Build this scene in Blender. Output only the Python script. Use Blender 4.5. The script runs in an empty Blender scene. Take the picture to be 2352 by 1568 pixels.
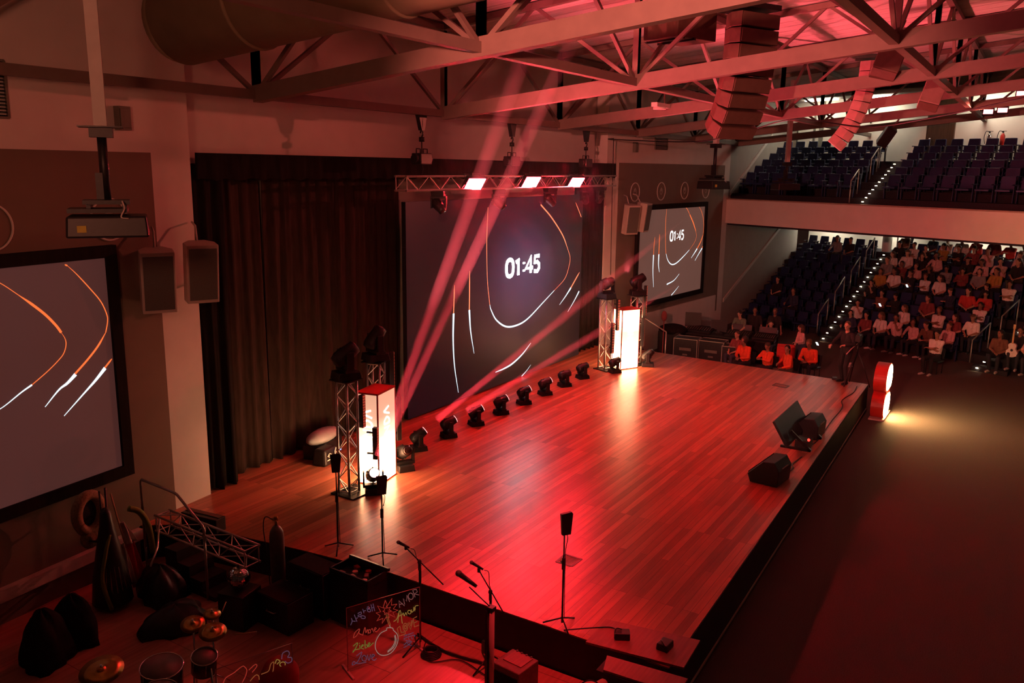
import bpy, bmesh, math, random
import numpy as np
from mathutils import Vector as V, Matrix
SC = bpy.context.scene
COL = SC.collection
rnd = random.Random(7)
PI = math.pi
def rad(a): return math.radians(a)

# ------------------------------------------------------------------ materials
def mat(name, col, rough=.6, metal=0., var=.12, scale=6., bump=0., spec=.5, emit=None, estr=0., stretch=(1, 1, 1), coat=0.):
    m = bpy.data.materials.new(name); m.use_nodes = True
    nt = m.node_tree; n = nt.nodes; L = nt.links
    b = n['Principled BSDF']
    b.inputs['Roughness'].default_value = rough
    b.inputs['Metallic'].default_value = metal
    b.inputs['Specular IOR Level'].default_value = spec
    b.inputs['Coat Weight'].default_value = coat
    tc = n.new('ShaderNodeTexCoord'); mp = n.new('ShaderNodeMapping'); no = n.new('ShaderNodeTexNoise')
    mp.inputs['Scale'].default_value = stretch
    no.inputs['Scale'].default_value = scale; no.inputs['Detail'].default_value = 3
    L.new(tc.outputs['Object'], mp.inputs[0]); L.new(mp.outputs[0], no.inputs['Vector'])
    cr = n.new('ShaderNodeValToRGB')
    c = col
    cr.color_ramp.elements[0].color = (c[0]*(1-var), c[1]*(1-var), c[2]*(1-var), 1)
    cr.color_ramp.elements[1].color = (min(1, c[0]*(1+var)), min(1, c[1]*(1+var)), min(1, c[2]*(1+var)), 1)
    cr.color_ramp.elements[0].position = .3; cr.color_ramp.elements[1].position = .7
    L.new(no.outputs['Fac'], cr.inputs[0]); L.new(cr.outputs[0], b.inputs['Base Color'])
    if bump:
        bp = n.new('ShaderNodeBump'); bp.inputs['Strength'].default_value = bump; bp.inputs['Distance'].default_value = .02
        L.new(no.outputs['Fac'], bp.inputs['Height']); L.new(bp.outputs[0], b.inputs['Normal'])
    if emit:
        b.inputs['Emission Color'].default_value = (*emit, 1); b.inputs['Emission Strength'].default_value = estr
    return m

def wood_floor(name, c1, c2, mort, w, h, rough, off=.5):
    m = bpy.data.materials.new(name); m.use_nodes = True
    nt = m.node_tree; n = nt.nodes; L = nt.links; b = n['Principled BSDF']
    tc = n.new('ShaderNodeTexCoord'); br = n.new('ShaderNodeTexBrick')
    br.offset = off; br.offset_frequency = 3
    for k, v in (('Scale', 1.), ('Mortar Size', .004), ('Mortar Smooth', .1), ('Bias', 0.), ('Brick Width', w), ('Row Height', h)):
        br.inputs[k].default_value = v
    br.inputs['Color1'].default_value = (*c1, 1); br.inputs['Color2'].default_value = (*c2, 1); br.inputs['Mortar'].default_value = (*mort, 1)
    L.new(tc.outputs['Object'], br.inputs['Vector'])
    mp = n.new('ShaderNodeMapping'); mp.inputs['Scale'].default_value = (.5, 9, 1)
    no = n.new('ShaderNodeTexNoise'); no.inputs['Scale'].default_value = 1.6; no.inputs['Detail'].default_value = 5
    L.new(tc.outputs['Object'], mp.inputs[0]); L.new(mp.outputs[0], no.inputs['Vector'])
    mx = n.new('ShaderNodeMix'); mx.data_type = 'RGBA'; mx.blend_type = 'MULTIPLY'; mx.inputs[0].default_value = .55
    cr = n.new('ShaderNodeValToRGB'); cr.color_ramp.elements[0].position = .35; cr.color_ramp.elements[1].position = .65
    cr.color_ramp.elements[0].color = (.5, .5, .5, 1)
    L.new(no.outputs['Fac'], cr.inputs[0]); L.new(br.outputs['Color'], mx.inputs[6]); L.new(cr.outputs[0], mx.inputs[7])
    L.new(mx.outputs[2], b.inputs['Base Color'])
    ad = n.new('ShaderNodeMath'); ad.operation = 'MULTIPLY_ADD'; ad.inputs[1].default_value = .1; ad.inputs[2].default_value = rough - .05
    L.new(no.outputs['Fac'], ad.inputs[0]); L.new(ad.outputs[0], b.inputs['Roughness'])
    bp = n.new('ShaderNodeBump'); bp.inputs['Strength'].default_value = .08; bp.inputs['Distance'].default_value = .004
    L.new(br.outputs['Fac'], bp.inputs['Height']); bp.invert = True
    L.new(bp.outputs[0], b.inputs['Normal'])
    return m

def glow(name, col, s):
    m = bpy.data.materials.new(name); m.use_nodes = True
    b = m.node_tree.nodes['Principled BSDF']
    b.inputs['Base Color'].default_value = (.02, .02, .02, 1)
    b.inputs['Emission Color'].default_value = (*col, 1); b.inputs['Emission Strength'].default_value = s
    if s < 30: m.cycles.emission_sampling = 'NONE'
    return m

MT = {}
def M(k): return MT[k]
MT['carpet'] = mat('carpet', (.115, .085, .075), .95, scale=60, bump=.3, var=.2, spec=.1)
MT['tier'] = mat('tier_carpet', (.030, .028, .034), .95, scale=50, bump=.2, var=.25, spec=.1)
MT['wood'] = wood_floor('stage_wood', (.32, .10, .055), (.62, .22, .125), (.22, .07, .042), 2.6, .12, .30)
MT['bandwood'] = wood_floor('band_floor_wood', (.52, .23, .17), (.58, .26, .19), (.10, .035, .025), 2.2, 1.1, .30)
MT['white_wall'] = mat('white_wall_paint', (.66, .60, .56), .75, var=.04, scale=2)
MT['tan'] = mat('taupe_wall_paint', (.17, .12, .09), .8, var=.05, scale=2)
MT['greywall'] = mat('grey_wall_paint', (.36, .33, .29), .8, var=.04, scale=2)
MT['lobby'] = mat('lobby_wall_paint', (.80, .74, .64), .8, var=.03, scale=2)
MT['deck'] = mat('roof_deck', (.72, .62, .60), .8, var=.16, scale=3, stretch=(8, .3, 1), bump=.1)
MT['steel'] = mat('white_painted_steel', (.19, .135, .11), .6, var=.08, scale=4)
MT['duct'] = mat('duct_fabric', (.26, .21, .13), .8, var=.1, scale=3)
MT['black'] = mat('black_plastic', (.012, .011, .012), .45, var=.3, scale=20)
MT['blackm'] = mat('black_metal', (.02, .018, .018), .35, metal=.6, var=.3, scale=20)
MT['fascia'] = mat('black_fascia_paint', (.014, .011, .010), .7, var=.3, scale=8)
MT['velvet'] = mat('black_curtain_cloth', (.014, .011, .010), .95, var=.25, scale=14, stretch=(1, 1, .2), spec=.1)
MT['brownvelvet'] = mat('dark_brown_curtain_cloth', (.042, .025, .019), .9, var=.25, scale=14, stretch=(1, 1, .2), spec=.15)
MT['alu'] = mat('truss_aluminium', (.62, .58, .55), .35, metal=.85, var=.1, scale=20)
MT['chrome'] = mat('chrome', (.75, .73, .72), .12, metal=1., var=.05, scale=20)
MT['railsteel'] = mat('rail_steel', (.45, .42, .38), .35, metal=.7, var=.1, scale=10)
MT['trimwhite'] = mat('white_trim', (.62, .57, .52), .6, var=.05)
MT['seatblue'] = mat('blue_seat_plastic', (.010, .020, .085), .5, var=.15, scale=9)
MT['seatbase'] = mat('seat_frame_grey', (.03, .03, .04), .5, var=.15, scale=9)
MT['doorwood'] = mat('brown_door_veneer', (.085, .042, .022), .45, var=.3, scale=3, stretch=(6, 6, .5))
MT['greybox'] = mat('grey_box_paint', (.16, .15, .12), .7)
MT['spk'] = mat('speaker_cabinet_white', (.55, .47, .42), .65, var=.06)
MT['grille'] = mat('speaker_grille_grey', (.11, .115, .10), .7, var=.3, scale=120)
MT['redside'] = mat('red_sign_side', (.55, .03, .02), .45, var=.08)
MT['arrayside'] = mat('brown_speaker_side', (.085, .045, .03), .6, var=.15, scale=12)
MT['arraygrey'] = mat('line_array_beige', (.115, .070, .050), .6, var=.1)
MT['arrayred'] = mat('line_array_pale', (.36, .22, .20), .6, var=.1)
MT['brass'] = mat('cymbal_brass', (.50, .30, .08), .32, metal=.9, var=.15, scale=12)
MT['drumhead'] = mat('drum_head', (.20, .19, .18), .55, var=.15)
MT['drumshell'] = mat('drum_shell', (.05, .03, .045), .3, var=.2)
MT['skin'] = mat('skin', (.42, .22, .15), .55, var=.08, scale=10)
MT['hair'] = mat('dark_hair', (.018, .012, .010), .6, var=.3, scale=30)
MT['trouser'] = mat('dark_trousers', (.022, .022, .03), .85, var=.2, scale=20)
MT['shoe'] = mat('pale_shoes', (.55, .50, .46), .6, var=.1)
SHIRT = {}
for k, c in dict(white=(.72, .66, .62), pink=(.62, .40, .38), red=(.50, .05, .04), orange=(.72, .085, .03), mustard=(.42, .26, .06), grey=(.25, .24, .24),
                 green=(.13, .20, .14), blue=(.30, .40, .55), navy=(.03, .04, .08), black=(.018, .016, .017), brown=(.16, .08, .05), maroon=(.22, .05, .05)).items():
    SHIRT[k] = mat(k + '_shirt_cloth', c, .9, var=.12, scale=16)
MT['phone'] = glow('phone_screen', (.75, .9, 1.), 2.5)
MT['gas'] = mat('gas_cylinder_paint', (.12, .13, .11), .4, var=.2, scale=10)
MT['wood2'] = mat('drumstick_wood', (.55, .36, .18), .5)
MT['silver'] = mat('silver_fringe', (.5, .5, .55), .25, metal=.9, var=.3, scale=40)
MT['greencloth'] = mat('green_sash_cloth', (.16, .20, .03), .85)
MT['straw'] = mat('straw', (.30, .22, .12), .8, var=.35, scale=40)
MT['flagwhite'] = mat('white_flag_cloth', (.60, .52, .46), .85)
MT['flagred'] = mat('red_flag_cloth', (.45, .02, .02), .85)
MT['plank'] = mat('dark_red_plywood', (.26, .09, .07), .6, var=.2, scale=5, stretch=(.4, 5, 1))
MT['ampcloth'] = mat('amp_vinyl', (.16, .08, .06), .7, var=.2, scale=30)
MT['beige'] = mat('beige_fabric', (.55, .43, .34), .9, var=.15, scale=14)
MT['logo'] = mat('white_print', (.75, .72, .68), .6, var=.03)
MT['paleblue'] = mat('pale_grey_cover', (.42, .46, .48), .7, var=.08)
MT['yellowtag'] = mat('yellow_label', (.55, .45, .05), .6)
MT['ext_red'] = mat('extinguisher_red', (.5, .03, .02), .3)
MT['postwhite'] = mat('white_post_paint', (.50, .40, .36), .5, var=.06)

# ------------------------------------------------------------------ mesh builder
class MB:
    def __init__(s): s.v = []; s.f = []; s.m = []; s.s = []
    def add(s, vs, fs, mi=0, sm=False):
        o = len(s.v); s.v += [tuple(p) for p in vs]
        for f in fs: s.f.append(tuple(i+o for i in f)); s.m.append(mi); s.s.append(sm)
        return s
    def box(s, c, d, mi=0, R=None, tx=1., ty=1.):
        x, y, z = d[0]/2, d[1]/2, d[2]/2
        P = [(-x, -y, -z), (x, -y, -z), (x, y, -z), (-x, y, -z), (-x*tx, -y*ty, z), (x*tx, -y*ty, z), (x*tx, y*ty, z), (-x*tx, y*ty, z)]
        P = [V(p) for p in P]
        if R is not None: P = [R @ p for p in P]
        c = V(c); P = [p + c for p in P]
        return s.add(P, [(0, 3, 2, 1), (4, 5, 6, 7), (0, 1, 5, 4), (1, 2, 6, 5), (2, 3, 7, 6), (3, 0, 4, 7)], mi)
    def bar(s, p0, p1, w, h=None, mi=0, up=(0, 0, 1)):
        p0 = V(p0); p1 = V(p1); d = p1-p0; L = d.length
        if L < 1e-6: return s
        z = d/L; u = V(up)
        if abs(z.dot(u)) > .99: u = V((1, 0, 0))
        x = u.cross(z).normalized(); y = z.cross(x)
        R = Matrix((x, y, z)).transposed()
        return s.box((p0+p1)/2, (w, h or w, L), mi, R)
    def cyl(s, p0, p1, r0, r1=None, n=12, mi=0, cap=True, sm=True):
        p0 = V(p0); p1 = V(p1); r1 = r0 if r1 is None else r1
        d = (p1-p0).normalized(); u = V((0, 0, 1)) if abs(d.z) < .9 else V((1, 0, 0))
        a = u.cross(d).normalized(); b = d.cross(a)
        vs = [p0 + (a*math.cos(2*PI*i/n)+b*math.sin(2*PI*i/n))*r0 for i in range(n)] + [p1 + (a*math.cos(2*PI*i/n)+b*math.sin(2*PI*i/n))*r1 for i in range(n)]
        s.add(vs, [(i, (i+1) % n, n+(i+1) % n, n+i) for i in range(n)], mi, sm)
        if cap:
            o = len(s.v)-2*n
            s.f.append(tuple(o+i for i in reversed(range(n)))); s.m.append(mi); s.s.append(False)
            s.f.append(tuple(o+n+i for i in range(n))); s.m.append(mi); s.s.append(False)
        return s
    def tube(s, pts, r, n=8, mi=0, closed=False):
        pts = [V(p) for p in pts]; m = len(pts); rings = []; a = None
        for i, p in enumerate(pts):
            if closed: t = (pts[(i+1) % m]-pts[i-1])
            else: t = pts[min(i+1, m-1)]-pts[max(i-1, 0)]
            t = t.normalized() if t.length > 1e-9 else V((0, 0, 1))
            if a is None:
                u = V((0, 0, 1)) if abs(t.z) < .9 else V((1, 0, 0)); a = u.cross(t).normalized()
            else:
                a = (a - t*a.dot(t)); a = a.normalized() if a.length > 1e-6 else V((1, 0, 0))
            b = t.cross(a); rr = r[i] if isinstance(r, (list, tuple)) else r
            rings.append([p+(a*math.cos(2*PI*k/n)+b*math.sin(2*PI*k/n))*rr for k in range(n)])
        vs = [q for R in rings for q in R]; fs = []
        for i in range(m if closed else m-1):
            j = (i+1) % m
            for k in range(n): fs.append((i*n+k, i*n+(k+1) % n, j*n+(k+1) % n, j*n+k))
        if not closed: fs += [tuple(reversed(range(n))), tuple((m-1)*n+k for k in range(n))]
        return s.add(vs, fs, mi, True)
    def ell(s, c, r, mi=0, R=None, seg=14, ring=9, z0=-1., z1=1.):
        if not hasattr(r, '__len__'): r = (r, r, r)
        c = V(c); vs = []; t0 = math.asin(z0); t1 = math.asin(z1)
        for j in range(ring+1):
            t = t0+(t1-t0)*j/ring
            for i in range(seg):
                a = 2*PI*i/seg; p = V((r[0]*math.cos(t)*math.cos(a), r[1]*math.cos(t)*math.sin(a), r[2]*math.sin(t)))
                vs.append((R @ p if R is not None else p)+c)
        fs = [(j*seg+i, j*seg+(i+1) % seg, (j+1)*seg+(i+1) % seg, (j+1)*seg+i) for j in range(ring) for i in range(seg)]
        fs += [tuple(reversed(range(seg))), tuple(ring*seg+i for i in range(seg))]
        return s.add(vs, fs, mi, True)
    def lathe(s, prof, n=20, mi=0, T=None):
        vs = []
        for r, z in prof:
            for i in range(n):
                p = V((max(r, 1e-4)*math.cos(2*PI*i/n), max(r, 1e-4)*math.sin(2*PI*i/n), z)); vs.append(T @ p if T is not None else p)
        m = len(prof)
        fs = [(j*n+i, j*n+(i+1) % n, (j+1)*n+(i+1) % n, (j+1)*n+i) for j in range(m-1) for i in range(n)]
        fs += [tuple(reversed(range(n))), tuple((m-1)*n+i for i in range(n))]
        return s.add(vs, fs, mi, True)
    def prism(s, poly, T, h, mi=0, mi2=None, mi3=None):
        # polygon in local xy (counter-clockwise), extruded 0..h along local z; T maps to object space
        n = len(poly)
        vs = [T @ V((p[0], p[1], 0)) for p in poly] + [T @ V((p[0], p[1], h)) for p in poly]
        s.add(vs, [tuple(reversed(range(n)))], mi if mi3 is None else mi3); o = len(s.v)-2*n
        s.f.append(tuple(o+n+i for i in range(n))); s.m.append(mi if mi2 is None else mi2); s.s.append(False)
        for i in range(n): s.f.append((o+i, o+(i+1) % n, o+n+(i+1) % n, o+n+i)); s.m.append(mi); s.s.append(False)
        return s
    def ribbon(s, pts, w, T, mi=0, h=.004, taper=None):
        # flat strip of width w along 2-D pts, thickness h, in plane mapped by T
        m = len(pts); P = [V((p[0], p[1], 0)) for p in pts]; A = []; B = []
        for i in range(m):
            t = (P[min(i+1, m-1)]-P[max(i-1, 0)]).normalized(); q = V((-t.y, t.x, 0)); k = w/2*(taper(i/(m-1)) if taper else 1)
            A.append(P[i]+q*k); B.append(P[i]-q*k)
        z = V((0, 0, h))
        vs = [T @ a for a in A]+[T @ b for b in B]+[T @ (a+z) for a in A]+[T @ (b+z) for b in B]
        fs = []
        for i in range(m-1):
            fs += [(2*m+i, 3*m+i, 3*m+i+1, 2*m+i+1), (i, i+1, m+i+1, m+i), (i, 2*m+i, 2*m+i+1, i+1), (m+i, m+i+1, 3*m+i+1, 3*m+i)]
        fs += [(0, m, 3*m, 2*m), (m-1, 3*m-1, 4*m-1, 2*m-1)[::1]]
        return s.add(vs, fs, mi)
    def build(s, name, mats, parent=None, loc=(0, 0, 0), rot=None, bevel=0., auto=False):
        me = bpy.data.meshes.new(name)
        me.from_pydata(s.v, [], s.f)
        ms = mats if isinstance(mats, (list, tuple)) else [mats]
        for m in ms: me.materials.append(M(m) if isinstance(m, str) else m)
        if len(ms) > 1: me.polygons.foreach_set('material_index', s.m)
        me.polygons.foreach_set('use_smooth', s.s); me.validate(); me.update()
        o = bpy.data.objects.new(name, me); COL.objects.link(o)
        o.location = loc
        if rot: o.rotation_euler = rot
        if parent: o.parent = parent
        if bevel:
            b = o.modifiers.new('edge', 'BEVEL'); b.width = bevel; b.segments = 2; b.limit_method = 'ANGLE'; b.angle_limit = rad(40)
        return o

def catmull(P, k=8):
    P = [V(p) if len(p) == 3 else V((*p, 0)) for p in P]
    if len(P) < 3: return [P[0].lerp(P[-1], i/k) for i in range(k+1)]
    Q = [P[0]*2-P[1]]+P+[P[-1]*2-P[-2]]; out = []
    for i in range(1, len(Q)-2):
        a, b, c, d = Q[i-1:i+3]
        for j in range(k):
            t = j/k; out.append(.5*((2*b)+(c-a)*t+(2*a-5*b+4*c-d)*t*t+(3*b-a-3*c+d)*t**3))
    return out+[P[-1]]

def tag(o, label=None, cat=None, group=None, kind=None):
    if label: o['label'] = label
    if cat: o['category'] = cat
    if group: o['group'] = group
    if kind: o['kind'] = kind
    return o
def thing(name, label, cat, loc=(0, 0, 0), rz=0., group=None, kind=None):
    o = bpy.data.objects.new(name, None); COL.objects.link(o); o.empty_display_size = .1
    o.location = loc; o.rotation_euler = (0, 0, rz)
    return tag(o, label, cat, group, kind)
def struct(o, label=None): return tag(o, label, None, None, 'structure')
def kids(o): return [c for c in bpy.data.objects if c.parent == o]
KC = {}
def dup(root, loc, rz=None, label=None, rot=None):
    if root.name not in KC: KC[root.name] = [(c, kids(c)) for c in kids(root)]
    r = root.copy(); COL.objects.link(r); r.location = loc
    if rz is not None: r.rotation_euler = (0, 0, rz)
    if rot is not None: r.rotation_euler = rot
    if label: r['label'] = label
    for c, gs in KC[root.name]:
        q = c.copy(); COL.objects.link(q); q.parent = r
        for g in gs:
            w = g.copy(); COL.objects.link(w); w.parent = q
    return r
def light(kind, name, loc, target, power, col, parent=None, **kw):
    d = bpy.data.lights.new(name, kind); d.energy = power; d.color = col
    for k, v in kw.items(): setattr(d, k, v)
    o = bpy.data.objects.new(name, d); COL.objects.link(o); o.location = loc
    if target is not None:
        o.rotation_euler = (V(target)-V(loc)).to_track_quat('-Z', 'Y').to_euler()
    return o

# ------------------------------------------------------------------ camera (eye at 6 m above the stage floor, on the near side balcony)
F = 1931.07; yaw, pit, rol = .55549305, -.20385503, .01343968
fw = V((math.cos(pit)*math.cos(yaw), math.cos(pit)*math.sin(yaw), math.sin(pit)))
rt = fw.cross(V((0, 0, 1))).normalized(); up = rt.cross(fw)
rt2 = rt*math.cos(rol)+up*math.sin(rol); up2 = -rt*math.sin(rol)+up*math.cos(rol)
cd = bpy.data.cameras.new('camera'); cd.sensor_width = 36; cd.sensor_fit = 'HORIZONTAL'; cd.lens = 36*F/2352; cd.clip_end = 200; cd.clip_start = .05
cam = bpy.data.objects.new('camera', cd); COL.objects.link(cam)
mw = Matrix((rt2, up2, -fw)).transposed().to_4x4(); mw.translation = (0, 0, 6.0); cam.matrix_world = mw
SC.camera = cam
vs = SC.view_settings; vs.view_transform = 'Standard'; vs.look = 'None'; vs.exposure = 0.; vs.gamma = 1.; vs.use_curve_mapping = False
w = bpy.data.worlds.new('world'); SC.world = w; w.use_nodes = True
w.node_tree.nodes['Background'].inputs[0].default_value = (.34, .14, .10, 1); w.node_tree.nodes['Background'].inputs[1].default_value = .04
cy = SC.cycles
cy.use_denoising = True; cy.use_light_tree = False; cy.use_adaptive_sampling = True; cy.adaptive_threshold = .05
try: cy.denoiser = 'OPENIMAGEDENOISE'
except Exception: pass
cy.max_bounces = 4; cy.diffuse_bounces = 3; cy.glossy_bounces = 2; cy.transmission_bounces = 2; cy.volume_bounces = 0; cy.transparent_max_bounces = 6
cy.sample_clamp_indirect = 4.; cy.caustics_reflective = False; cy.caustics_refractive = False

# ------------------------------------------------------------------ layout helpers (metres; stage floor is z = 0, hall floor z = -0.8)
ZF = -.8
def yL(x): return 12.09+.092*(x-5.59)
def yR(x): return 12.5-.092*(x-25.7)
AW = math.atan(.092)
# ------------------------------------------------------------------ room shell
b = MB(); b.box((24, -1, ZF-.15), (60, 34, .3)); struct(b.build('floor', 'carpet'))
b = MB(); b.box((3.45, 3.5, (ZF-.58)/2), (10.98, 17.3, .22)); struct(b.build('floor_side', 'bandwood'))
def zdeck(y): return 8.95+.105*(12.5-y)
def ztr(y): return 7.15+.105*(11.5-y)
# roof deck: corrugated plank ribs running along y, sloping up from the stage wall
b = MB(); n = 90; x0, x1 = -4., 50.
for i in range(n):
    xa = x0+(x1-x0)*i/n; xb = x0+(x1-x0)*(i+1)/n-.03
    for ya, yb in ((13.6, -14.),):
        za, zb = zdeck(ya), zdeck(yb); h = .10
        b.add([(xa, ya, za), (xb, ya, za), (xb, yb, zb), (xa, yb, zb), (xa, ya, za+h), (xb, ya, za+h), (xb, yb, zb+h), (xa, yb, zb+h)],
              [(0, 1, 2, 3), (7, 6, 5, 4), (0, 4, 5, 1), (1, 5, 6, 2), (2, 6, 7, 3), (3, 7, 4, 0)])
b.add([(x0, 13.6, zdeck(13.6)+.08), (x1, 13.6, zdeck(13.6)+.08), (x1, -14, zdeck(-14)+.08), (x0, -14, zdeck(-14)+.08)], [(0, 1, 2, 3)])
struct(b.build('ceiling', 'deck'))
def slabwall(name, p0, p1, z0, z1, m, t=.25, side=1):
    d = V((p1[0]-p0[0], p1[1]-p0[1], 0)); q = V((-d.y, d.x, 0)).normalized()*t*side
    P = [V((*p0, 0)), V((*p1, 0)), V((*p1, 0))+q, V((*p0, 0))+q]
    b = MB(); vs = [p+V((0, 0, z0)) for p in P]+[p+V((0, 0, z1)) for p in P]
    b.add(vs, [(3, 2, 1, 0), (4, 5, 6, 7), (0, 1, 5, 4), (1, 2, 6, 5), (2, 3, 7, 6), (3, 0, 4, 7)])
    return struct(b.build(name, m))
slabwall('wall_left', (-4, yL(-4)), (9.55, yL(9.55)), ZF, 9.4, 'white_wall', .45)
slabwall('wall_back', (9.0, 12.97), (26.4, 12.97), ZF, 9.4, 'white_wall', .3)
slabwall('wall_right', (25.95, yR(25.95)), (36.1, yR(36.1)), ZF, 9.4, 'white_wall', .45)
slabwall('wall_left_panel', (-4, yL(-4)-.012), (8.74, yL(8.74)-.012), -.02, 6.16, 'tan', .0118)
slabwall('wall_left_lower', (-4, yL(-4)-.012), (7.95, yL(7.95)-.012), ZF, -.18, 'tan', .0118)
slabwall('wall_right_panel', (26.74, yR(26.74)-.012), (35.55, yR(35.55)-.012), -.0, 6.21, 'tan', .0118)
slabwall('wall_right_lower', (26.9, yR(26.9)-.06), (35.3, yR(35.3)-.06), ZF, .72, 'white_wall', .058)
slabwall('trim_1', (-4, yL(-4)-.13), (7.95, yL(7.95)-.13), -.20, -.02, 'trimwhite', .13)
# far side: tall grey wall beside the seating block
WF = [(36.1, yR(36.1)), (45.5, yR(36.1)-.82)]
slabwall('wall_far', WF[0], WF[1], ZF, 9.4, 'greywall', .3)
# fan seating frame: row direction r (towards the right-hand side of the hall is -r), aisle direction a
def rdir(a): return V((math.sin(rad(a)), math.cos(rad(a)), 0))
R22 = rdir(22); R20 = rdir(20)
def A1(k): return V((35.42+.875*k, 7.09-.107*k, 0))
def A2m(k): return 6.15+.28*k
def zrow(k): return ZF+.34*k
NK = 9
def AB(k): return V((33.75+.85*k, 6.0-.075*k, 0))
def zbal(k): return 4.75+.285*k
def wallhit(P, d):      # distance from P along d to the far wall line
    a = V((*WF[0], 0)); e = (V((*WF[1], 0))-a).normalized(); n = V((-e.y, e.x, 0))
    return (a-P).dot(n)/d.dot(n)
def terrace(b, P0, P1, Q0, Q1, z0, z1, mi=0):
    # one tread between front edge P0-P1 and back edge Q0-Q1, top at z1, riser from z0
    vs = [V((p.x, p.y, z)) for z in (z0, z1) for p in (P0, P1, Q1, Q0)]
    b.add(vs, [(3, 2, 1, 0), (4, 5, 6, 7), (0, 1, 5, 4), (1, 2, 6, 5), (2, 3, 7, 6), (3, 0, 4, 7)], mi)
b = MB()
for k in range(0, NK):
    P, Q = A1(k+.55) if k else A1(.0), A1(k+1.55 if k < NK-1 else k+6)
    P = A1(k) + (A1(1)-A1(0))*.45 if k else A1(0)+(A1(1)-A1(0))*.45
    L0 = wallhit(P, R22)-.01; L1 = wallhit(Q, R22)-.01
    if k == 0: continue
    terrace(b, P+R22*L0, P-R22*(A2m(k)+8), Q+R22*L1, Q-R22*(A2m(k+1)+8), ZF-.05, zrow(k))
P = A1(NK)+(A1(1)-A1(0))*.45; Q = A1(NK+9)
terrace(b, P+R22*(wallhit(P, R22)-.01), P-R22*17, Q+R22*(wallhit(Q, R22)-.01), Q-R22*17, ZF-.05, zrow(NK))
struct(b.build('floor_tiers', 'tier'))
# balcony: slab, parapet and stepped rows
PA = V((35.66, 10.77, 0)); PB = PA-R20*14.5
nb = V((math.cos(rad(20)), -math.sin(rad(20)), 0))
PA2 = PA+R20*(wallhit(PA, R20)-.01)
b = MB(); vs = [V((p.x, p.y, z)) for z in (3.78, 4.78) for p in (PA2, PB, PB+nb*.14, PA2+nb*.14)]
b.add(vs, [(0, 1, 2, 3), (7, 6, 5, 4), (4, 5, 1, 0), (5, 6, 2, 1), (6, 7, 3, 2), (7, 4, 0, 3)])
struct(b.build('wall_balcony_front', 'white_wall'))
b = MB(); vs = [V((p.x, p.y, z)) for z in (4.78, 4.83) for p in (PA2-nb*.04, PB-nb*.04, PB+nb*.2, PA2+nb*.2)]
b.add(vs, [(0, 1, 2, 3), (7, 6, 5, 4), (4, 5, 1, 0), (5, 6, 2, 1), (6, 7, 3, 2), (7, 4, 0, 3)])
struct(b.build('trim_2', mat('parapet_rail', (.34, .24, .19), .5)))
b = MB()
terrace(b, PA2+nb*.14, PB+nb*.14, PA2+nb*7.6-R20*0, PB+nb*12, 3.70, 3.95)
NB = 6
for k in range(0, NB+1):
    P = AB(k)-nb*.28 if k else AB(0)+nb*.34; Q = AB(k+1 if k < NB else k+5)-nb*.28
    terrace(b, P+R20*(wallhit(P, R20)-.01), P-R20*11, Q+R20*(wallhit(Q, R20)-.01), Q-R20*11, 3.9, zbal(k))
struct(b.build('floor_balcony', 'tier'))
b = MB(); vs = [V((p.x, p.y, z)) for z in (zbal(NB)+2.80, zbal(NB)+2.95) for p in (AB(NB)+nb*.35+R20*(wallhit(AB(NB)+nb*.35, R20)-.02), AB(NB)+nb*.35-R20*11, AB(NB)+nb*1.75-R20*11, AB(NB)+nb*1.75+R20*(wallhit(AB(NB)+nb*1.75, R20)-.02))]
b.add(vs, [(0, 1, 2, 3), (7, 6, 5, 4), (4, 5, 1, 0), (5, 6, 2, 1), (6, 7, 3, 2), (7, 4, 0, 3)]); struct(b.build('ceiling_lobby', 'greywall'))
# lobby walls, lit from lobby ceiling lights behind the seating
LBU = AB(NB)+nb*1.75; LBL = A1(NK)+V((2.1, -.25, 0))
wlu = slabwall('wall_lobby_upper', tuple((LBU+R20*(wallhit(LBU, R20)-.01))[:2]), tuple((LBU-R20*11)[:2]), zbal(NB)-.1, 10.6, 'lobby', .2)
wll = slabwall('wall_lobby_lower', tuple((LBL+R22*(wallhit(LBL, R22)-.01))[:2]), tuple((LBL-R22*14)[:2]), zrow(NK)-.05, 3.72, 'lobby', .2)
# grey stair cheek trims along the far wall (the pale slanted band above the seats)
def cheek(name, p0, z0, p1, z1, h, m='greywall'):
    d = (p1-p0); q = V((-d.y, d.x, 0)).normalized()*-.05
    b = MB(); vs = []
    for p, z in ((p0, z0), (p1, z1)):
        vs += [V((p.x, p.y, z)), V((p.x, p.y, z+h)), V((p.x, p.y, z+h))+q, V((p.x, p.y, z))+q]
    b.add(vs, [(0, 1, 5, 4), (1, 2, 6, 5), (2, 3, 7, 6), (3, 0, 4, 7), (0, 3, 2, 1), (4, 5, 6, 7)])
    return struct(b.build(name, m))
e = (V((*WF[1], 0))-V((*WF[0], 0))).normalized(); w0 = V((*WF[0], 0))+V((0, -.012, 0))
cheek('trim_3', w0+e*.1, 4.95, w0+e*4.6, 7.55, .16, 'trimwhite')
cheek('trim_4', w0+e*.1, .30, w0+e*6.8, 3.25, .16, 'trimwhite')
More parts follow.
